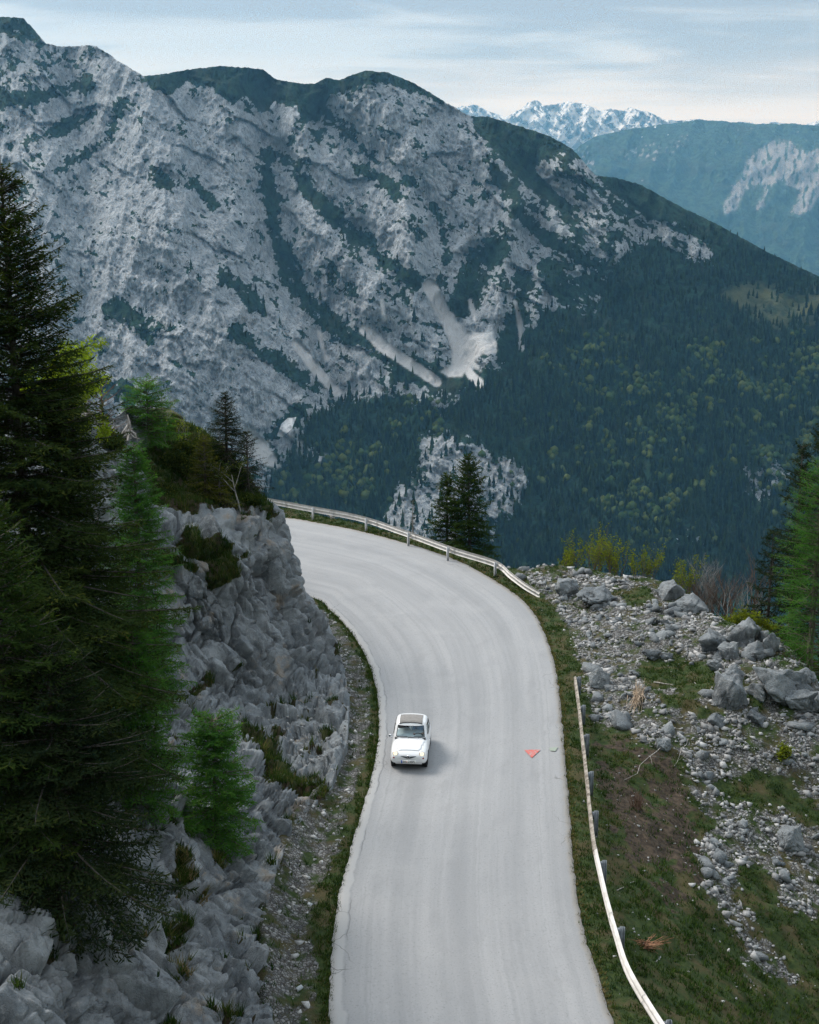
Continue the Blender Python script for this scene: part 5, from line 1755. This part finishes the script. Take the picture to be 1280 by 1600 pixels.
# ------------------------------------------------------------------ guardrails
m, t = material("weathered_galvanised_steel")
tcn = t.n('ShaderNodeTexCoord')
nz = t.noise(tcn.outputs['Object'], 3.0, 5, .6)
c = t.mix(t.sm(nz, .3, .7), (.48, .46, .43), (.66, .64, .61))
finish(t, c, .55, None, .35)
M_RAIL = m
m, t = material("lichened_steel")
tcn = t.n('ShaderNodeTexCoord')
nz = t.noise(tcn.outputs['Object'], 5.0, 6, .65)
c = t.mix(t.sm(nz, .35, .62), (.12, .105, .085), (.33, .30, .26))
finish(t, c, .8, None, .2)
M_RAIL_OLD = m
M_POST = plain("grey_steel_post", (.20, .225, .25), .5, .5, .25)
M_POST_W = plain("pale_steel_post", (.50, .51, .52), .5, .5, .15)
M_BOLT = plain("dark_bolt", (.04, .04, .045), .4, .5)
WPROF = np.array([(0, -.155), (.010, -.150), (.075, -.115), (.082, -.095), (.082, -.065), (.074, -.048), (.012, -.018), (.006, 0), (.012, .018), (.074, .048), (.082, .065), (.082, .095), (.075, .115), (.010, .150), (0, .155)])


def beam(line, side, mat, parent, thick=.008, tall_=1.0):
    """W-profile swept along a 3-D line; side = +1 when its face looks to the left of travel"""
    P = np.asarray(line, float)
    tg = np.gradient(P, axis=0)
    tg[:, 2] = 0
    tg /= np.linalg.norm(tg, axis=1)[:, None]
    nr = np.stack([-tg[:, 1], tg[:, 0], 0 * tg[:, 0]], 1) * side
    prof = np.vstack([WPROF, (WPROF - (thick, 0))[::-1]])
    V_ = P[:, None] + nr[:, None] * prof[None, :, 0:1] + np.array([0, 0, tall_])[None, None] * prof[None, :, 1:2]
    k = len(prof)
    n = len(P)
    i = np.arange(n - 1)[:, None] * k
    j = np.arange(k)[None]
    q = np.stack([i + j, i + (j + 1) % k, i + k + (j + 1) % k, i + k + j], -1).reshape(-1, 4)
    caps_ = np.array([[a, a + 1, k - 2 - a, k - 1 - a] for a in range(len(WPROF) - 1)])
    q = np.vstack([q, caps_, caps_[:, ::-1] + (n - 1) * k])
    return obj("rail_beam", mesh_np("rail_beam", V_.reshape(-1, 3), q, smooth=False), mat, parent)


def box_mesh(name, boxes):
    V_, Q_ = [], []
    for c0, sz, rot in boxes:
        b_ = len(V_)
        for z in (-1, 1):
            for y in (-1, 1):
                for x in (-1, 1):
                    X_, Y_ = x * sz[0] / 2, y * sz[1] / 2
                    V_.append((c0[0] + X_ * math.cos(rot) - Y_ * math.sin(rot), c0[1] + X_ * math.sin(rot) + Y_ * math.cos(rot), c0[2] + z * sz[2] / 2))
        Q_ += [[b_ + i for i in f] for f in ((0, 2, 3, 1), (4, 5, 7, 6), (0, 1, 5, 4), (2, 6, 7, 3), (0, 4, 6, 2), (1, 3, 7, 5))]
    return mesh_np(name, V_, Q_, smooth=False)


def guardrail(name, label, top_px, z_top, post_t, side, mats, post_mat, seg_len, rise=None):
    """top_px: the beam's upper edge in the picture; z_top its height; post_t: fractions of length with posts"""
    W = np.array([gnd(a, b, zt) for (a, b), zt in zip(top_px, z_top)])
    W[:, 2] -= .155
    L = smooth_line(W, 240)
    r = empty(name, (L[0, 0], L[0, 1], 0), 0, label, 'guardrail')
    O_ = np.array([L[0, 0], L[0, 1], 0])
    s = np.concatenate([[0], np.cumsum(np.linalg.norm(np.diff(L, axis=0), axis=1))])
    nseg = max(1, round(s[-1] / seg_len))
    cuts = np.linspace(0, s[-1], nseg + 1)
    for k in range(nseg):
        sl = np.linspace(cuts[k] - (.12 if k else 0), cuts[k + 1], 14)
        pl_ = np.stack([np.interp(sl, s, L[:, j]) for j in range(3)], 1) - O_
        tg_ = np.gradient(pl_, axis=0)
        tg_ /= np.linalg.norm(tg_[:, :2], axis=1)[:, None]
        pl_ += np.stack([-tg_[:, 1], tg_[:, 0], 0 * tg_[:, 0]], 1) * side * (.010 * (k % 2))
        bm_ = beam(pl_, side, mats[min(k, len(mats) - 1)], r, tall_=1.0 if side < 0 else 1.22)
        # bolt heads at the lap
        e = pl_[-2]
        d = pl_[-1] - pl_[-2]
        ang = math.atan2(d[1], d[0])
        nn_ = np.array([-math.sin(ang), math.cos(ang), 0]) * side
        obj("bolt", box_mesh("bolt", [((e + nn_ * .012 + np.array([0, 0, dz])), (.035, .03, .035), ang) for dz in (0,)]), M_BOLT, bm_)
    for f in post_t:
        p = np.array([np.interp(f * s[-1], s, L[:, j]) for j in range(3)])
        q = np.array([np.interp(f * s[-1] + .2, s, L[:, j]) for j in range(3)])
        ang = math.atan2(q[1] - p[1], q[0] - p[0])
        nn_ = np.array([-math.sin(ang), math.cos(ang), 0]) * side
        c0 = p - nn_ * .14 - O_
        zg = float(gz(*(p - nn_ * .14)[:2])[0])
        zt = p[2] + .17
        hgt = zt - zg + .35
        cz = zt - hgt / 2
        # a sigma post: web and two flanges
        ax = np.array([math.cos(ang), math.sin(ang), 0])
        me_ = box_mesh("post", [((*(c0 + nn_ * .0)[:2], cz), (.012, .12, hgt), ang), ((*(c0 + nn_ * .060 + ax * .031)[:2], cz), (.062, .010, hgt - .01), ang), ((*(c0 - nn_ * .060 + ax * .031)[:2], cz), (.062, .010, hgt - .01), ang)])
        obj("post", me_, post_mat, r)
        obj("spacer", box_mesh("spacer", [((*(p - nn_ * .040 - O_)[:2], p[2]), (.10, .075, .22), ang)]), post_mat, r)
    return r


NEAR = [(900, 1056), (905, 1090), (909.5, 1125), (916, 1185), (923, 1250), (931, 1315), (940, 1358), (952, 1408), (966, 1455), (981, 1502), (1004, 1545), (1037, 1597), (1075, 1650), (1120, 1705)]
r = guardrail("guardrail", "long weathered guardrail on the outer verge beside the brown soil", NEAR, [.74] * len(NEAR), (.004, .125, .235, .36, .475, .60, .74, .90), -1, [M_RAIL_OLD, M_RAIL_OLD, M_RAIL_OLD, M_RAIL_OLD, M_RAIL], M_POST, 3.6)
FAR = [(300, 763), (350, 769), (412, 778), (478, 790), (562, 806), (633, 829), (705, 855), (773, 876), (795, 893), (818, 910), (842, 924)]
guardrail("guardrail", "pale guardrail round the outside of the far bend, its end sloping into the ground", FAR, [.78] * 8 + [.64, .46, .30], (.03, .17, .325, .47, .61, .735, .862), 1, [M_RAIL], M_POST_W, 4.0)

# ------------------------------------------------------------------ the car
M_WHITE = plain("white_car_paint", (.80, .81, .82), .28, .5, 0.0, Coat_Weight=.5)
M_BLACK = plain("black_rubber", (.018, .018, .02), .75, .3)
M_DARKMETAL = plain("dark_underside", (.02, .02, .022), .7, .3)
M_CHROME = plain("chrome", (.62, .63, .65), .18, .5, 0, Metallic=1.0)
M_GREYMETAL = plain("satin_emblem", (.07, .09, .10), .35, .5, 0, Metallic=.5)
M_FABRIC = plain("grey_folding_roof", (.235, .225, .215), .85, .2, .12, 14)
M_SEAT = plain("brown_seat", (.035, .022, .020), .7, .2, .2)
M_DASH = plain("dashboard", (.03, .035, .04), .6, .3)
M_RED = plain("red_indicator", (.26, .018, .02), .25, .5)
M_PLATE = plain("plate_white", (.78, .78, .76), .4, .4)
M_BLUE = plain("plate_blue", (.02, .09, .42), .4, .4)
M_INK = plain("plate_ink", (.02, .02, .025), .5, .3)
M_CREST = plain("plate_crest_red", (.55, .03, .03), .5, .3)
m, t = material("car_glass")
gl = t.n('ShaderNodeBsdfGlossy', i_Roughness=.03, i_Color=(.9, .95, 1, 1))
tr_ = t.n('ShaderNodeBsdfTransparent', i_Color=(.78, .88, .90, 1))
fr = t.n('ShaderNodeFresnel', i_IOR=1.5)
mx = t.n('ShaderNodeMixShader', i_0=t.math('MULTIPLY', fr.outputs[0], .5))
t.set(mx.inputs[1], tr_)
t.set(mx.inputs[2], gl)
t.n('ShaderNodeOutputMaterial', i_Surface=mx.outputs[0])
M_GLASS = m
m, t = material("lit_headlight")
e = t.n('ShaderNodeEmission', i_Color=(1.0, .86, .62, 1), i_Strength=0.75)
t.n('ShaderNodeOutputMaterial', i_Surface=e.outputs[0])
M_LIT = m

cc = gnd(643, 1205)[:2] + np.array([.0, 1.42])
CAR_RZ = math.radians(-4)
car = empty("car", (cc[0], cc[1], float(road_z(*cc)[0])), CAR_RZ, "small white vintage car with lit headlights driving up the inner lane", "car")

# lower body: cross-sections from nose (y = -1.48) to tail (y = +1.48)
ST = np.array([(-1.485, .42, .36, .50), (-1.47, .52, .31, .555), (-1.43, .575, .28, .60), (-1.36, .61, .26, .645), (-1.25, .635, .25, .70), (-1.05, .655, .24, .765), (-.85, .66, .23, .815), (-.62, .66, .22, .855),
               (-.2, .66, .22, .87), (.3, .66, .22, .88), (.75, .66, .22, .885), (1.0, .655, .24, .86), (1.2, .635, .27, .79), (1.35, .60, .30, .70), (1.44, .54, .33, .60), (1.48, .42, .38, .50)])
CS = np.array([(0, 0), (.45, 0), (.80, .0), (.93, .05), (.985, .16), (1.0, .34), (.995, .52), (.975, .66), (.93, .79), (.84, .885), (.66, .95), (.40, .985), (.15, 1.0), (0, 1.0)])
cs = smooth_line(CS, 34)
ys = np.concatenate([np.linspace(-1.485, -1.36, 8), np.linspace(-1.32, 1.32, 68), np.linspace(1.36, 1.48, 8)])
half = []
for y_ in ys:
    w_, zb, zt = (np.interp(y_, ST[:, 0], ST[:, k]) for k in (1, 2, 3))
    half.append(np.stack([cs[:, 0] * w_, np.full(34, y_), zb + cs[:, 1] * (zt - zb)], 1))
half = np.array(half)
full = np.concatenate([half, half[:, -2:0:-1] * (-1, 1, 1)], 1)
nc = full.shape[1]
NS = len(ys)
i = np.arange(NS - 1)[:, None] * nc
j = np.arange(nc)[None]
q = np.stack([i + j, i + nc + j, i + nc + (j + 1) % nc, i + (j + 1) % nc], -1).reshape(-1, 4)
V_ = full.reshape(-1, 3)
WH = [(-.93, .27), (.91, .27)]
qc = V_[q].mean(1)
arch = np.zeros(len(q), bool)
for wy, wz in WH:
    arch |= (np.hypot(qc[:, 1] - wy, qc[:, 2] - wz) < .305) & (np.abs(qc[:, 0]) > .40)
hoodf = (qc[:, 1] > -1.30) & (qc[:, 1] < -.68) & (np.abs(qc[:, 0]) < .53 - .16 * np.clip((-qc[:, 1] - .68) / .6, 0, 1)) & (qc[:, 2] > .62)
V0 = V_.copy()
for wy, wz in WH:           # pull the arch rims to a clean circle
    d = np.hypot(V0[:, 1] - wy, V0[:, 2] - wz)
    mrk = (d > .285) & (d < .33) & (np.abs(V0[:, 0]) > .40)
    V_[mrk, 1] = wy + (V0[mrk, 1] - wy) / d[mrk] * .305
    V_[mrk, 2] = wz + (V0[mrk, 2] - wz) / d[mrk] * .305
body_q = q[~arch]
nf_cap = [list(range(nc)), list(range((NS - 1) * nc, NS * nc))[::-1]]
me = mesh_np("body", V_, body_q)
obj("body", me, M_WHITE, car)


def patch(name, faces, off, mat, parent, base=None):
    B = V_ if base is None else base
    idx, inv = np.unique(faces.ravel(), return_inverse=True)
    P = B[idx] + np.asarray(off)
    # a thin skin with folded rim
    f = inv.reshape(-1, 4)
    n = len(P)
    e_ = {}
    for a in f:
        for k in range(4):
            u, v = a[k], a[(k + 1) % 4]
            e_[(u, v)] = 1
    rim_ = [(u, v) for (u, v) in e_ if (v, u) not in e_]
    P2 = B[idx] - np.asarray(off) * .5
    qq = list(f) + [[v, u, u + n, v + n] for u, v in rim_]
    return obj(name, mesh_np(name, np.vstack([P, P2]), qq), mat, parent)


hood = patch("hood", q[hoodf], (0, -.004, .010), M_WHITE, car)
obj("nose_cap", mesh_np("nose_cap", V_[:nc], [], [(a, (a + 1) % nc, 0) for a in range(1, nc - 1)][::-1]), M_WHITE, car)
obj("tail_cap", mesh_np("tail_cap", V_[-nc:], [], [(0, (a + 1) % nc, a) for a in range(1, nc - 1)][::-1]), M_WHITE, car)

# cabin: rounded rectangles stacked from the belt line to the roof
LV = np.array([(.80, -.70, 1.12, .625), (.86, -.64, 1.06, .62), (.95, -.555, .96, .605), (1.05, -.46, .88, .588), (1.14, -.375, .81, .568), (1.21, -.31, .75, .550), (1.26, -.25, .68, .520), (1.295, -.16, .57, .46), (1.318, .0, .36, .33), (1.325, .12, .20, .10)])
zs = np.concatenate([np.linspace(.80, 1.21, 26), np.linspace(1.225, 1.325, 14)])
NA = 96
aa = np.linspace(0, 2 * np.pi, NA, endpoint=False)
pw = 2 / 5.5
rings = []
for z in zs:
    yf, yr, wx = (np.interp(z, LV[:, 0], LV[:, k]) for k in (1, 2, 3))
    X_ = wx * np.sign(np.cos(aa)) * np.abs(np.cos(aa)) ** pw
    Yc, hl = (yf + yr) / 2, (yr - yf) / 2
    Y_ = Yc + hl * np.sign(np.sin(aa)) * np.abs(np.sin(aa)) ** pw
    Y_ = Y_ + np.where(Y_ < Yc, .06 * (X_ / wx) ** 2, -.05 * (X_ / wx) ** 2)
    crown_ = .022 * (1 - (X_ / .5) ** 2) * sst(z, 1.2, 1.3)
    rings.append(np.stack([X_, Y_, z + crown_], 1))
CV = np.array(rings).reshape(-1, 3)
i = np.arange(len(zs) - 1)[:, None] * NA
j = np.arange(NA)[None]
cq = np.stack([i + j, i + (j + 1) % NA, i + NA + (j + 1) % NA, i + NA + j], -1).reshape(-1, 4)
cen = CV[cq].mean(1)
nm_ = np.cross(CV[cq[:, 1]] - CV[cq[:, 0]], CV[cq[:, 3]] - CV[cq[:, 0]])
nm_ /= np.maximum(np.linalg.norm(nm_, axis=1), 1e-9)[:, None]
wz_ = (cen[:, 2] > .885) & (cen[:, 2] < 1.19)
fr_ = wz_ & (nm_[:, 1] < -.45) & (np.abs(cen[:, 0]) < np.interp(cen[:, 2], [.885, 1.19], [.50, .455]))
re_ = (cen[:, 2] > .93) & (cen[:, 2] < 1.17) & (nm_[:, 1] > .45) & (np.abs(cen[:, 0]) < .38)
sd_ = (cen[:, 2] > .90) & (cen[:, 2] < 1.17) & (np.abs(nm_[:, 0]) > .7) & (cen[:, 1] > -.30 + (cen[:, 2] - .9) * .72) & (cen[:, 1] < .66 - (cen[:, 2] - .9) * .5) & (np.abs(cen[:, 1] - .24) > .035)
obj("cabin", mesh_np("cabin", CV, cq[~(fr_ | re_ | sd_)], [[(len(zs) - 1) * NA + k for k in (0, a, a + 1)] for a in range(1, NA - 1)]), M_WHITE, car)


def pane(name, sel, mat, seal=True):
    f = cq[sel]
    idx, inv = np.unique(f.ravel(), return_inverse=True)
    o = obj(name, mesh_np(name, CV[idx], inv.reshape(-1, 4)), mat, car)
    e_ = {}
    for a in inv.reshape(-1, 4):
        for k in range(4):
            e_[(a[k], a[(k + 1) % 4])] = 1
    rim_ = [(*CV[idx][u], *CV[idx][v], .011, .011) for (u, v) in e_ if (v, u) not in e_]
    a, b = tubes(rim_, 5)
    obj("seal", mesh_np("seal", a, b), M_BLACK, o)
    return o


pane("windshield", fr_, M_GLASS)
pane("rear_window", re_, M_GLASS)
for sgn in (-1, 1):
    pane("side_window", sd_ & (cen[:, 0] * sgn > 0) & (cen[:, 1] < .24), M_GLASS)
    pane("side_window", sd_ & (cen[:, 0] * sgn > 0) & (cen[:, 1] > .24), M_GLASS)


def roof_z(x, y):
    d = (CV[:, 0] - x) ** 2 + (CV[:, 1] - y) ** 2 + 4 * (CV[:, 2] < 1.15)
    k = np.argsort(d)[:4]
    w_ = 1 / (d[k] + 1e-4)
    return float((CV[k, 2] * w_).sum() / w_.sum())


# folding fabric roof with cross folds
gxr, gyr = np.linspace(-.405, .405, 15), np.linspace(-.235, .42, 27)
fv = np.array([(x, y, roof_z(x, y) + .012 + .010 * abs(math.sin((y + .235) / .655 * math.pi * 3))) for y in gyr for x in gxr])
fz_ = fv[:, 2].reshape(27, 15)
for _ in range(3):
    fz_[1:-1, 1:-1] = (fz_[:-2, 1:-1] + fz_[2:, 1:-1] + fz_[1:-1, :-2] + fz_[1:-1, 2:] + 4 * fz_[1:-1, 1:-1]) / 8
fv[:, 2] = fz_.ravel()
sr = obj("fabric_roof", mesh_np("fabric_roof", fv, grid_quads(27, 15)), M_FABRIC, car)
hem = [(*fv[a], *fv[b], .014, .014) for a, b in zip(range(0, 14), range(1, 15))]
a, b = tubes(hem, 6)
obj("front_hem", mesh_np("front_hem", a, b), M_INK, sr)
# wheels
def lathe(prof, n=28):
    """revolve (r, x) around the X axis"""
    P = np.array(prof)
    th = np.arange(n) / n * 2 * np.pi
    V3_ = np.stack([np.broadcast_to(P[:, 1][None], (n, len(P))), P[:, 0][None] * np.cos(th)[:, None], P[:, 0][None] * np.sin(th)[:, None]], -1).reshape(-1, 3)
    k = len(P)
    ii = np.arange(n)[:, None]
    jj = np.arange(k - 1)[None]
    return V3_, np.stack([ii * k + jj, ((ii + 1) % n) * k + jj, ((ii + 1) % n) * k + jj + 1, ii * k + jj + 1], -1).reshape(-1, 4)


tv_, tq_ = lathe([(.15, -.062), (.22, -.068), (.252, -.055), (.262, -.03), (.262, .03), (.252, .055), (.22, .068), (.15, .062)])
rv_, rq_ = lathe([(.155, .045), (.15, .058), (.12, .05), (.075, .035), (.07, .062), (.0, .068)])
TYRE, RIM_, = mesh_np("tyre", tv_, tq_), mesh_np("rim", rv_, rq_)
wv_, wq_ = lathe([(.01, -.05), (.305, -.05), (.305, .10)])
WELL = mesh_np("wheel_well", wv_, wq_)
for sgn in (-1, 1):
    for wy, wz in WH:
        wl_ = obj("wheel", TYRE, M_BLACK, car)
        wl_.location = (sgn * .575, wy, .262)
        rm = obj("rim", RIM_, M_CHROME, wl_)
        rm.rotation_euler = (0, 0, 0 if sgn > 0 else math.pi)
        ww = obj("wheel_well", WELL, M_DARKMETAL, car)
        ww.location = (sgn * .53, wy, wz)
        ww.rotation_euler = (0, 0, 0 if sgn > 0 else math.pi)


def disc(name, r, depth, mat, loc, tilt, parent, dome=.03, n=24):
    v, q_ = lathe([(r, -depth), (r, 0), (r * .8, dome * .45), (r * .4, dome * .85), (.0, dome)], n)
    v = v[:, [1, 0, 2]] * (1, -1, 1)
    o = obj(name, mesh_np(name, v, q_[:, ::-1]), mat, parent)
    o.location = loc
    o.rotation_euler = tilt
    return o


for sgn in (-1, 1):
    hl_ = disc("headlight", .074, .05, M_LIT, (sgn * .462, -1.405, .615), (-.38, 0, sgn * .22), car, .035)
    ring_v, ring_q = lathe([(.080, -.06), (.098, -.03), (.096, .004), (.081, .010)], 28)
    ro_ = obj("trim_ring", mesh_np("trim_ring", ring_v[:, [1, 0, 2]] * (1, -1, 1), ring_q[:, ::-1]), M_CHROME, hl_)
    disc("indicator", .042, .03, M_RED, (sgn * .505, -1.452, .475), (-.1, 0, sgn * .35), car, .02)
# moustache emblem and number plate
ev = []
for k, x in enumerate(np.linspace(-.27, .27, 25)):
    th = .035 * (1 - (abs(x) / .275) ** 1.6) + .006
    zc = .525 - .018 * math.cos(x / .27 * math.pi) - .0
    for dz, dy in ((-th, 0), (-th * .4, -.014), (th * .4, -.014), (th, 0)):
        ev.append((x, -1.497 + .10 * (x / .5) ** 2 + dy, zc + dz))
em = obj("emblem", mesh_np("emblem", ev, grid_quads(25, 4)), M_GREYMETAL, car)
bd = disc("badge", .052, .02, M_CHROME, (0, -1.515, .535), (-.05, 0, 0), em, .012)
bi = disc("badge_centre", .036, .01, M_INK, (0, -1.528, .537), (-.05, 0, 0), em, .006)
pl = obj("number_plate", box_mesh("number_plate", [((0, 0, 0), (.52, .012, .115), 0)]), M_PLATE, car)
pl.location = (.01, -1.525, .365)
pl.rotation_euler = (-.12, 0, 0)
obj("country_band", box_mesh("country_band", [((-.238, -.0035, 0), (.044, .010, .113), 0)]), M_BLUE, pl)
obj("crest", box_mesh("crest", [((-.062, -.004, 0), (.026, .009, .04), 0)]), M_CREST, pl)


def letters(txt, size, loc):
    cu = bpy.data.curves.new("plate_lettering", 'FONT')
    cu.body = txt
    cu.size = size
    cu.align_x, cu.align_y = 'CENTER', 'CENTER'
    cu.extrude = .0015
    cu.resolution_u = 2
    tmp = bpy.data.objects.new("plate_lettering_tmp", cu)
    COL.objects.link(tmp)
    dg = bpy.context.evaluated_depsgraph_get()
    me_ = bpy.data.meshes.new_from_object(tmp.evaluated_get(dg))
    bpy.data.objects.remove(tmp)
    o = obj("plate_lettering", me_, M_INK, pl)
    o.location = loc
    o.rotation_euler = (math.pi / 2, 0, 0)
    o.scale = (.92, 1.05, 1)
    return o


letters("BR", .105, (-.145, -.0085, 0))
letters("24BPL", .105, (.105, -.0085, 0))
obj("front_valance", box_mesh("front_valance", [((0, -1.40, .285), (.92, .10, .06), 0)]), M_WHITE, car)
obj("floor_pan", box_mesh("floor_pan", [((0, 0, .24), (.94, 2.6, .03), 0)]), M_DARKMETAL, car)
# wipers, mirrors, door handles, sills
for x0, x1 in ((-.06, -.42), (.30, -.02)):
    wp = [(x0, -.672, .872, x0 - .02, -.655, .90, .007, .006), (x0 - .02, -.655, .90, x1, -.628 + .0, .925, .007, .006)]
    a, b = tubes(wp, 5)
    obj("wiper", mesh_np("wiper", a, b), M_CHROME, car)
a, b = tubes([(-.60, -.50, .86, -.685, -.53, .90, .008, .007)], 6)
mi = obj("wing_mirror", mesh_np("wing_mirror", a, b), M_CHROME, car)
disc("mirror_housing", .055, .02, M_CHROME, (-.705, -.545, .905), (-.1, 0, -.2), mi, .03)
disc("sticker", .026, .003, M_PLATE, (-.415, -.448, 1.135), (-.72, 0, -.1), car, .001)
disc("rear_view_mirror", .045, .02, M_CHROME, (-.02, -.34, 1.14), (-.2, 0, 0), car, .02)
for sgn in (-1, 1):
    a, b = tubes([(sgn * .664, -.30, .74, sgn * .676, -.30, .74, .01, .01), (sgn * .676, -.31, .74, sgn * .676, -.18, .742, .010, .009)], 6)
    obj("door_handle", mesh_np("door_handle", a, b), M_CHROME, car)
    for y_, z1 in ((-.52, .56), (.22, .60)):
        a, b = tubes([(sgn * .659, y_, .36, sgn * .659, y_, z1, .004, .004)], 4)
        obj("door_seam", mesh_np("door_seam", a, b), M_DARKMETAL, car)
# interior
for x in (-.27, .27):
    sm_ = box_mesh("seat", [((x, .12, .50), (.44, .46, .16), 0), ((x, .38, .76), (.44, .13, .52), 0)])
    obj("seat", sm_, M_SEAT, car)
obj("dashboard", box_mesh("dashboard", [((0, -.52, .80), (1.08, .16, .12), 0)]), M_DASH, car)
a, b = tubes([(.27 + .17 * math.cos(u), -.30 - .06 * math.sin(u), .80 + .15 * math.sin(u), .27 + .17 * math.cos(v), -.30 - .06 * math.sin(v), .80 + .15 * math.sin(v), .012, .012) for u, v in zip(np.linspace(0, 6.283, 21)[:-1], np.linspace(0, 6.283, 21)[1:])]
             + [(.27, -.30, .80, .27, -.48, .76, .015, .015), (.11, -.30, .80, .43, -.30, .80, .010, .010)], 6)
obj("steering_wheel", mesh_np("steering_wheel", a, b), M_BLACK, car)

# ------------------------------------------------------------------ the driver
def skin_body(name, joints, links, root_i, sub=2):
    me_ = bpy.data.meshes.new(name)
    me_.from_pydata([j_[0] for j_ in joints], links, [])
    o = bpy.data.objects.new(name, me_)
    COL.objects.link(o)
    sk = o.modifiers.new("skin", 'SKIN')
    for k, v in enumerate(me_.skin_vertices[0].data):
        v.radius = joints[k][1] if isinstance(joints[k][1], tuple) else (joints[k][1], joints[k][1])
        v.use_root = (k == root_i)
    o.modifiers.new("subsurf", 'SUBSURF').levels = sub
    o.modifiers["subsurf"].render_levels = sub
    dg = bpy.context.evaluated_depsgraph_get()
    out = bpy.data.meshes.new_from_object(o.evaluated_get(dg))
    bpy.data.objects.remove(o)
    return out


X0 = .27
J = [((X0, .20, .62), (.15, .12)), ((X0, .24, .78), (.145, .11)), ((X0, .26, .93), (.165, .11)), ((X0, .26, 1.01), (.10, .08)), ((X0, .245, 1.06), .055), ((X0, .225, 1.12), (.075, .088)), ((X0, .225, 1.20), (.076, .092)), ((X0, .235, 1.245), (.055, .065)),
     ((X0 - .18, .25, .97), .062), ((X0 - .24, .10, .80), .05), ((X0 - .17, -.14, .83), .038), ((X0 - .15, -.26, .88), .034),
     ((X0 + .18, .25, .97), .062), ((X0 + .24, .08, .80), .05), ((X0 + .17, -.16, .86), .038), ((X0 + .14, -.27, .92), .034),
     ((X0 - .10, .05, .60), .095), ((X0 - .12, -.28, .64), .068), ((X0 - .11, -.50, .38), .05), ((X0 - .11, -.62, .33), .042),
     ((X0 + .10, .05, .60), .095), ((X0 + .12, -.28, .64), .068), ((X0 + .11, -.50, .38), .05), ((X0 + .11, -.62, .33), .042),
     ((X0, .13, 1.145), .018)]
LK_ = [(0, 1), (1, 2), (2, 3), (3, 4), (4, 5), (5, 6), (6, 7), (2, 8), (8, 9), (9, 10), (10, 11), (2, 12), (12, 13), (13, 14), (14, 15), (0, 16), (16, 17), (17, 18), (18, 19), (0, 20), (20, 21), (21, 22), (22, 23), (5, 24)]
for sgn, wi in ((-1, 11), (1, 15)):       # five fingers closed on the wheel rim
    w0_ = np.array(J[wi][0])
    for f in range(5):
        a_ = w0_ + np.array([(f - 2) * .016, -.035, .012 - .004 * abs(f - 2)])
        b_ = a_ + np.array([0, -.025, -.022])
        J += [(tuple(a_), .0095), (tuple(b_), .0085)]
        n_ = len(J)
        LK_ += [(wi, n_ - 2), (n_ - 2, n_ - 1)]
me = skin_body("person", J, LK_, 0)
SKIN = plain("skin", (.52, .33, .25), .6, .3)
SHIRT = plain("light_blue_shirt", (.42, .56, .80), .85, .2, .15, 20)
TROU = plain("dark_trousers", (.05, .055, .07), .85, .2)
HAIR = plain("brown_hair", (.05, .035, .025), .8, .2)
for mm in (SKIN, SHIRT, TROU):
    me.materials.append(mm)
for p_ in me.polygons:
    c_ = p_.center
    if c_.z < .69 and c_.y < .20 or c_.z < .60:
        p_.material_index = 2
    elif c_.z > 1.045 or (c_.y < .0 and abs(c_.x - X0) > .08 and c_.z > .7):
        p_.material_index = 0
    else:
        p_.material_index = 1
    p_.use_smooth = True
drv = obj("person", me, None, label="driver in a light blue shirt with both hands on the car's steering wheel", cat="person")
drv.location, drv.rotation_euler = car.location, car.rotation_euler
hv, hq = lathe([(.0, .105), (.06, .085), (.088, .03), (.090, -.02)], 20)
hv = hv[:, [1, 2, 0]][:, [1, 2, 0]]
hair = obj("hair", mesh_np("hair", np.stack([hv[:, 0], hv[:, 1], hv[:, 2]], 1), hq), HAIR, drv)
hair.location = (X0, .245, 1.225)
hair.rotation_euler = (0, -math.pi / 2, 0)
hair.scale = (.55, 1.08, 1.0)
for sgn in (-1, 1):
    a, b = lathe([(.0, .008), (.008, .004), (.011, 0)], 10)
    ey = obj("eye", mesh_np("eye", a[:, [1, 0, 2]] * (1, -1, 1), b[:, ::-1]), M_INK, drv)
    ey.location = (X0 + sgn * .033, .136, 1.175)
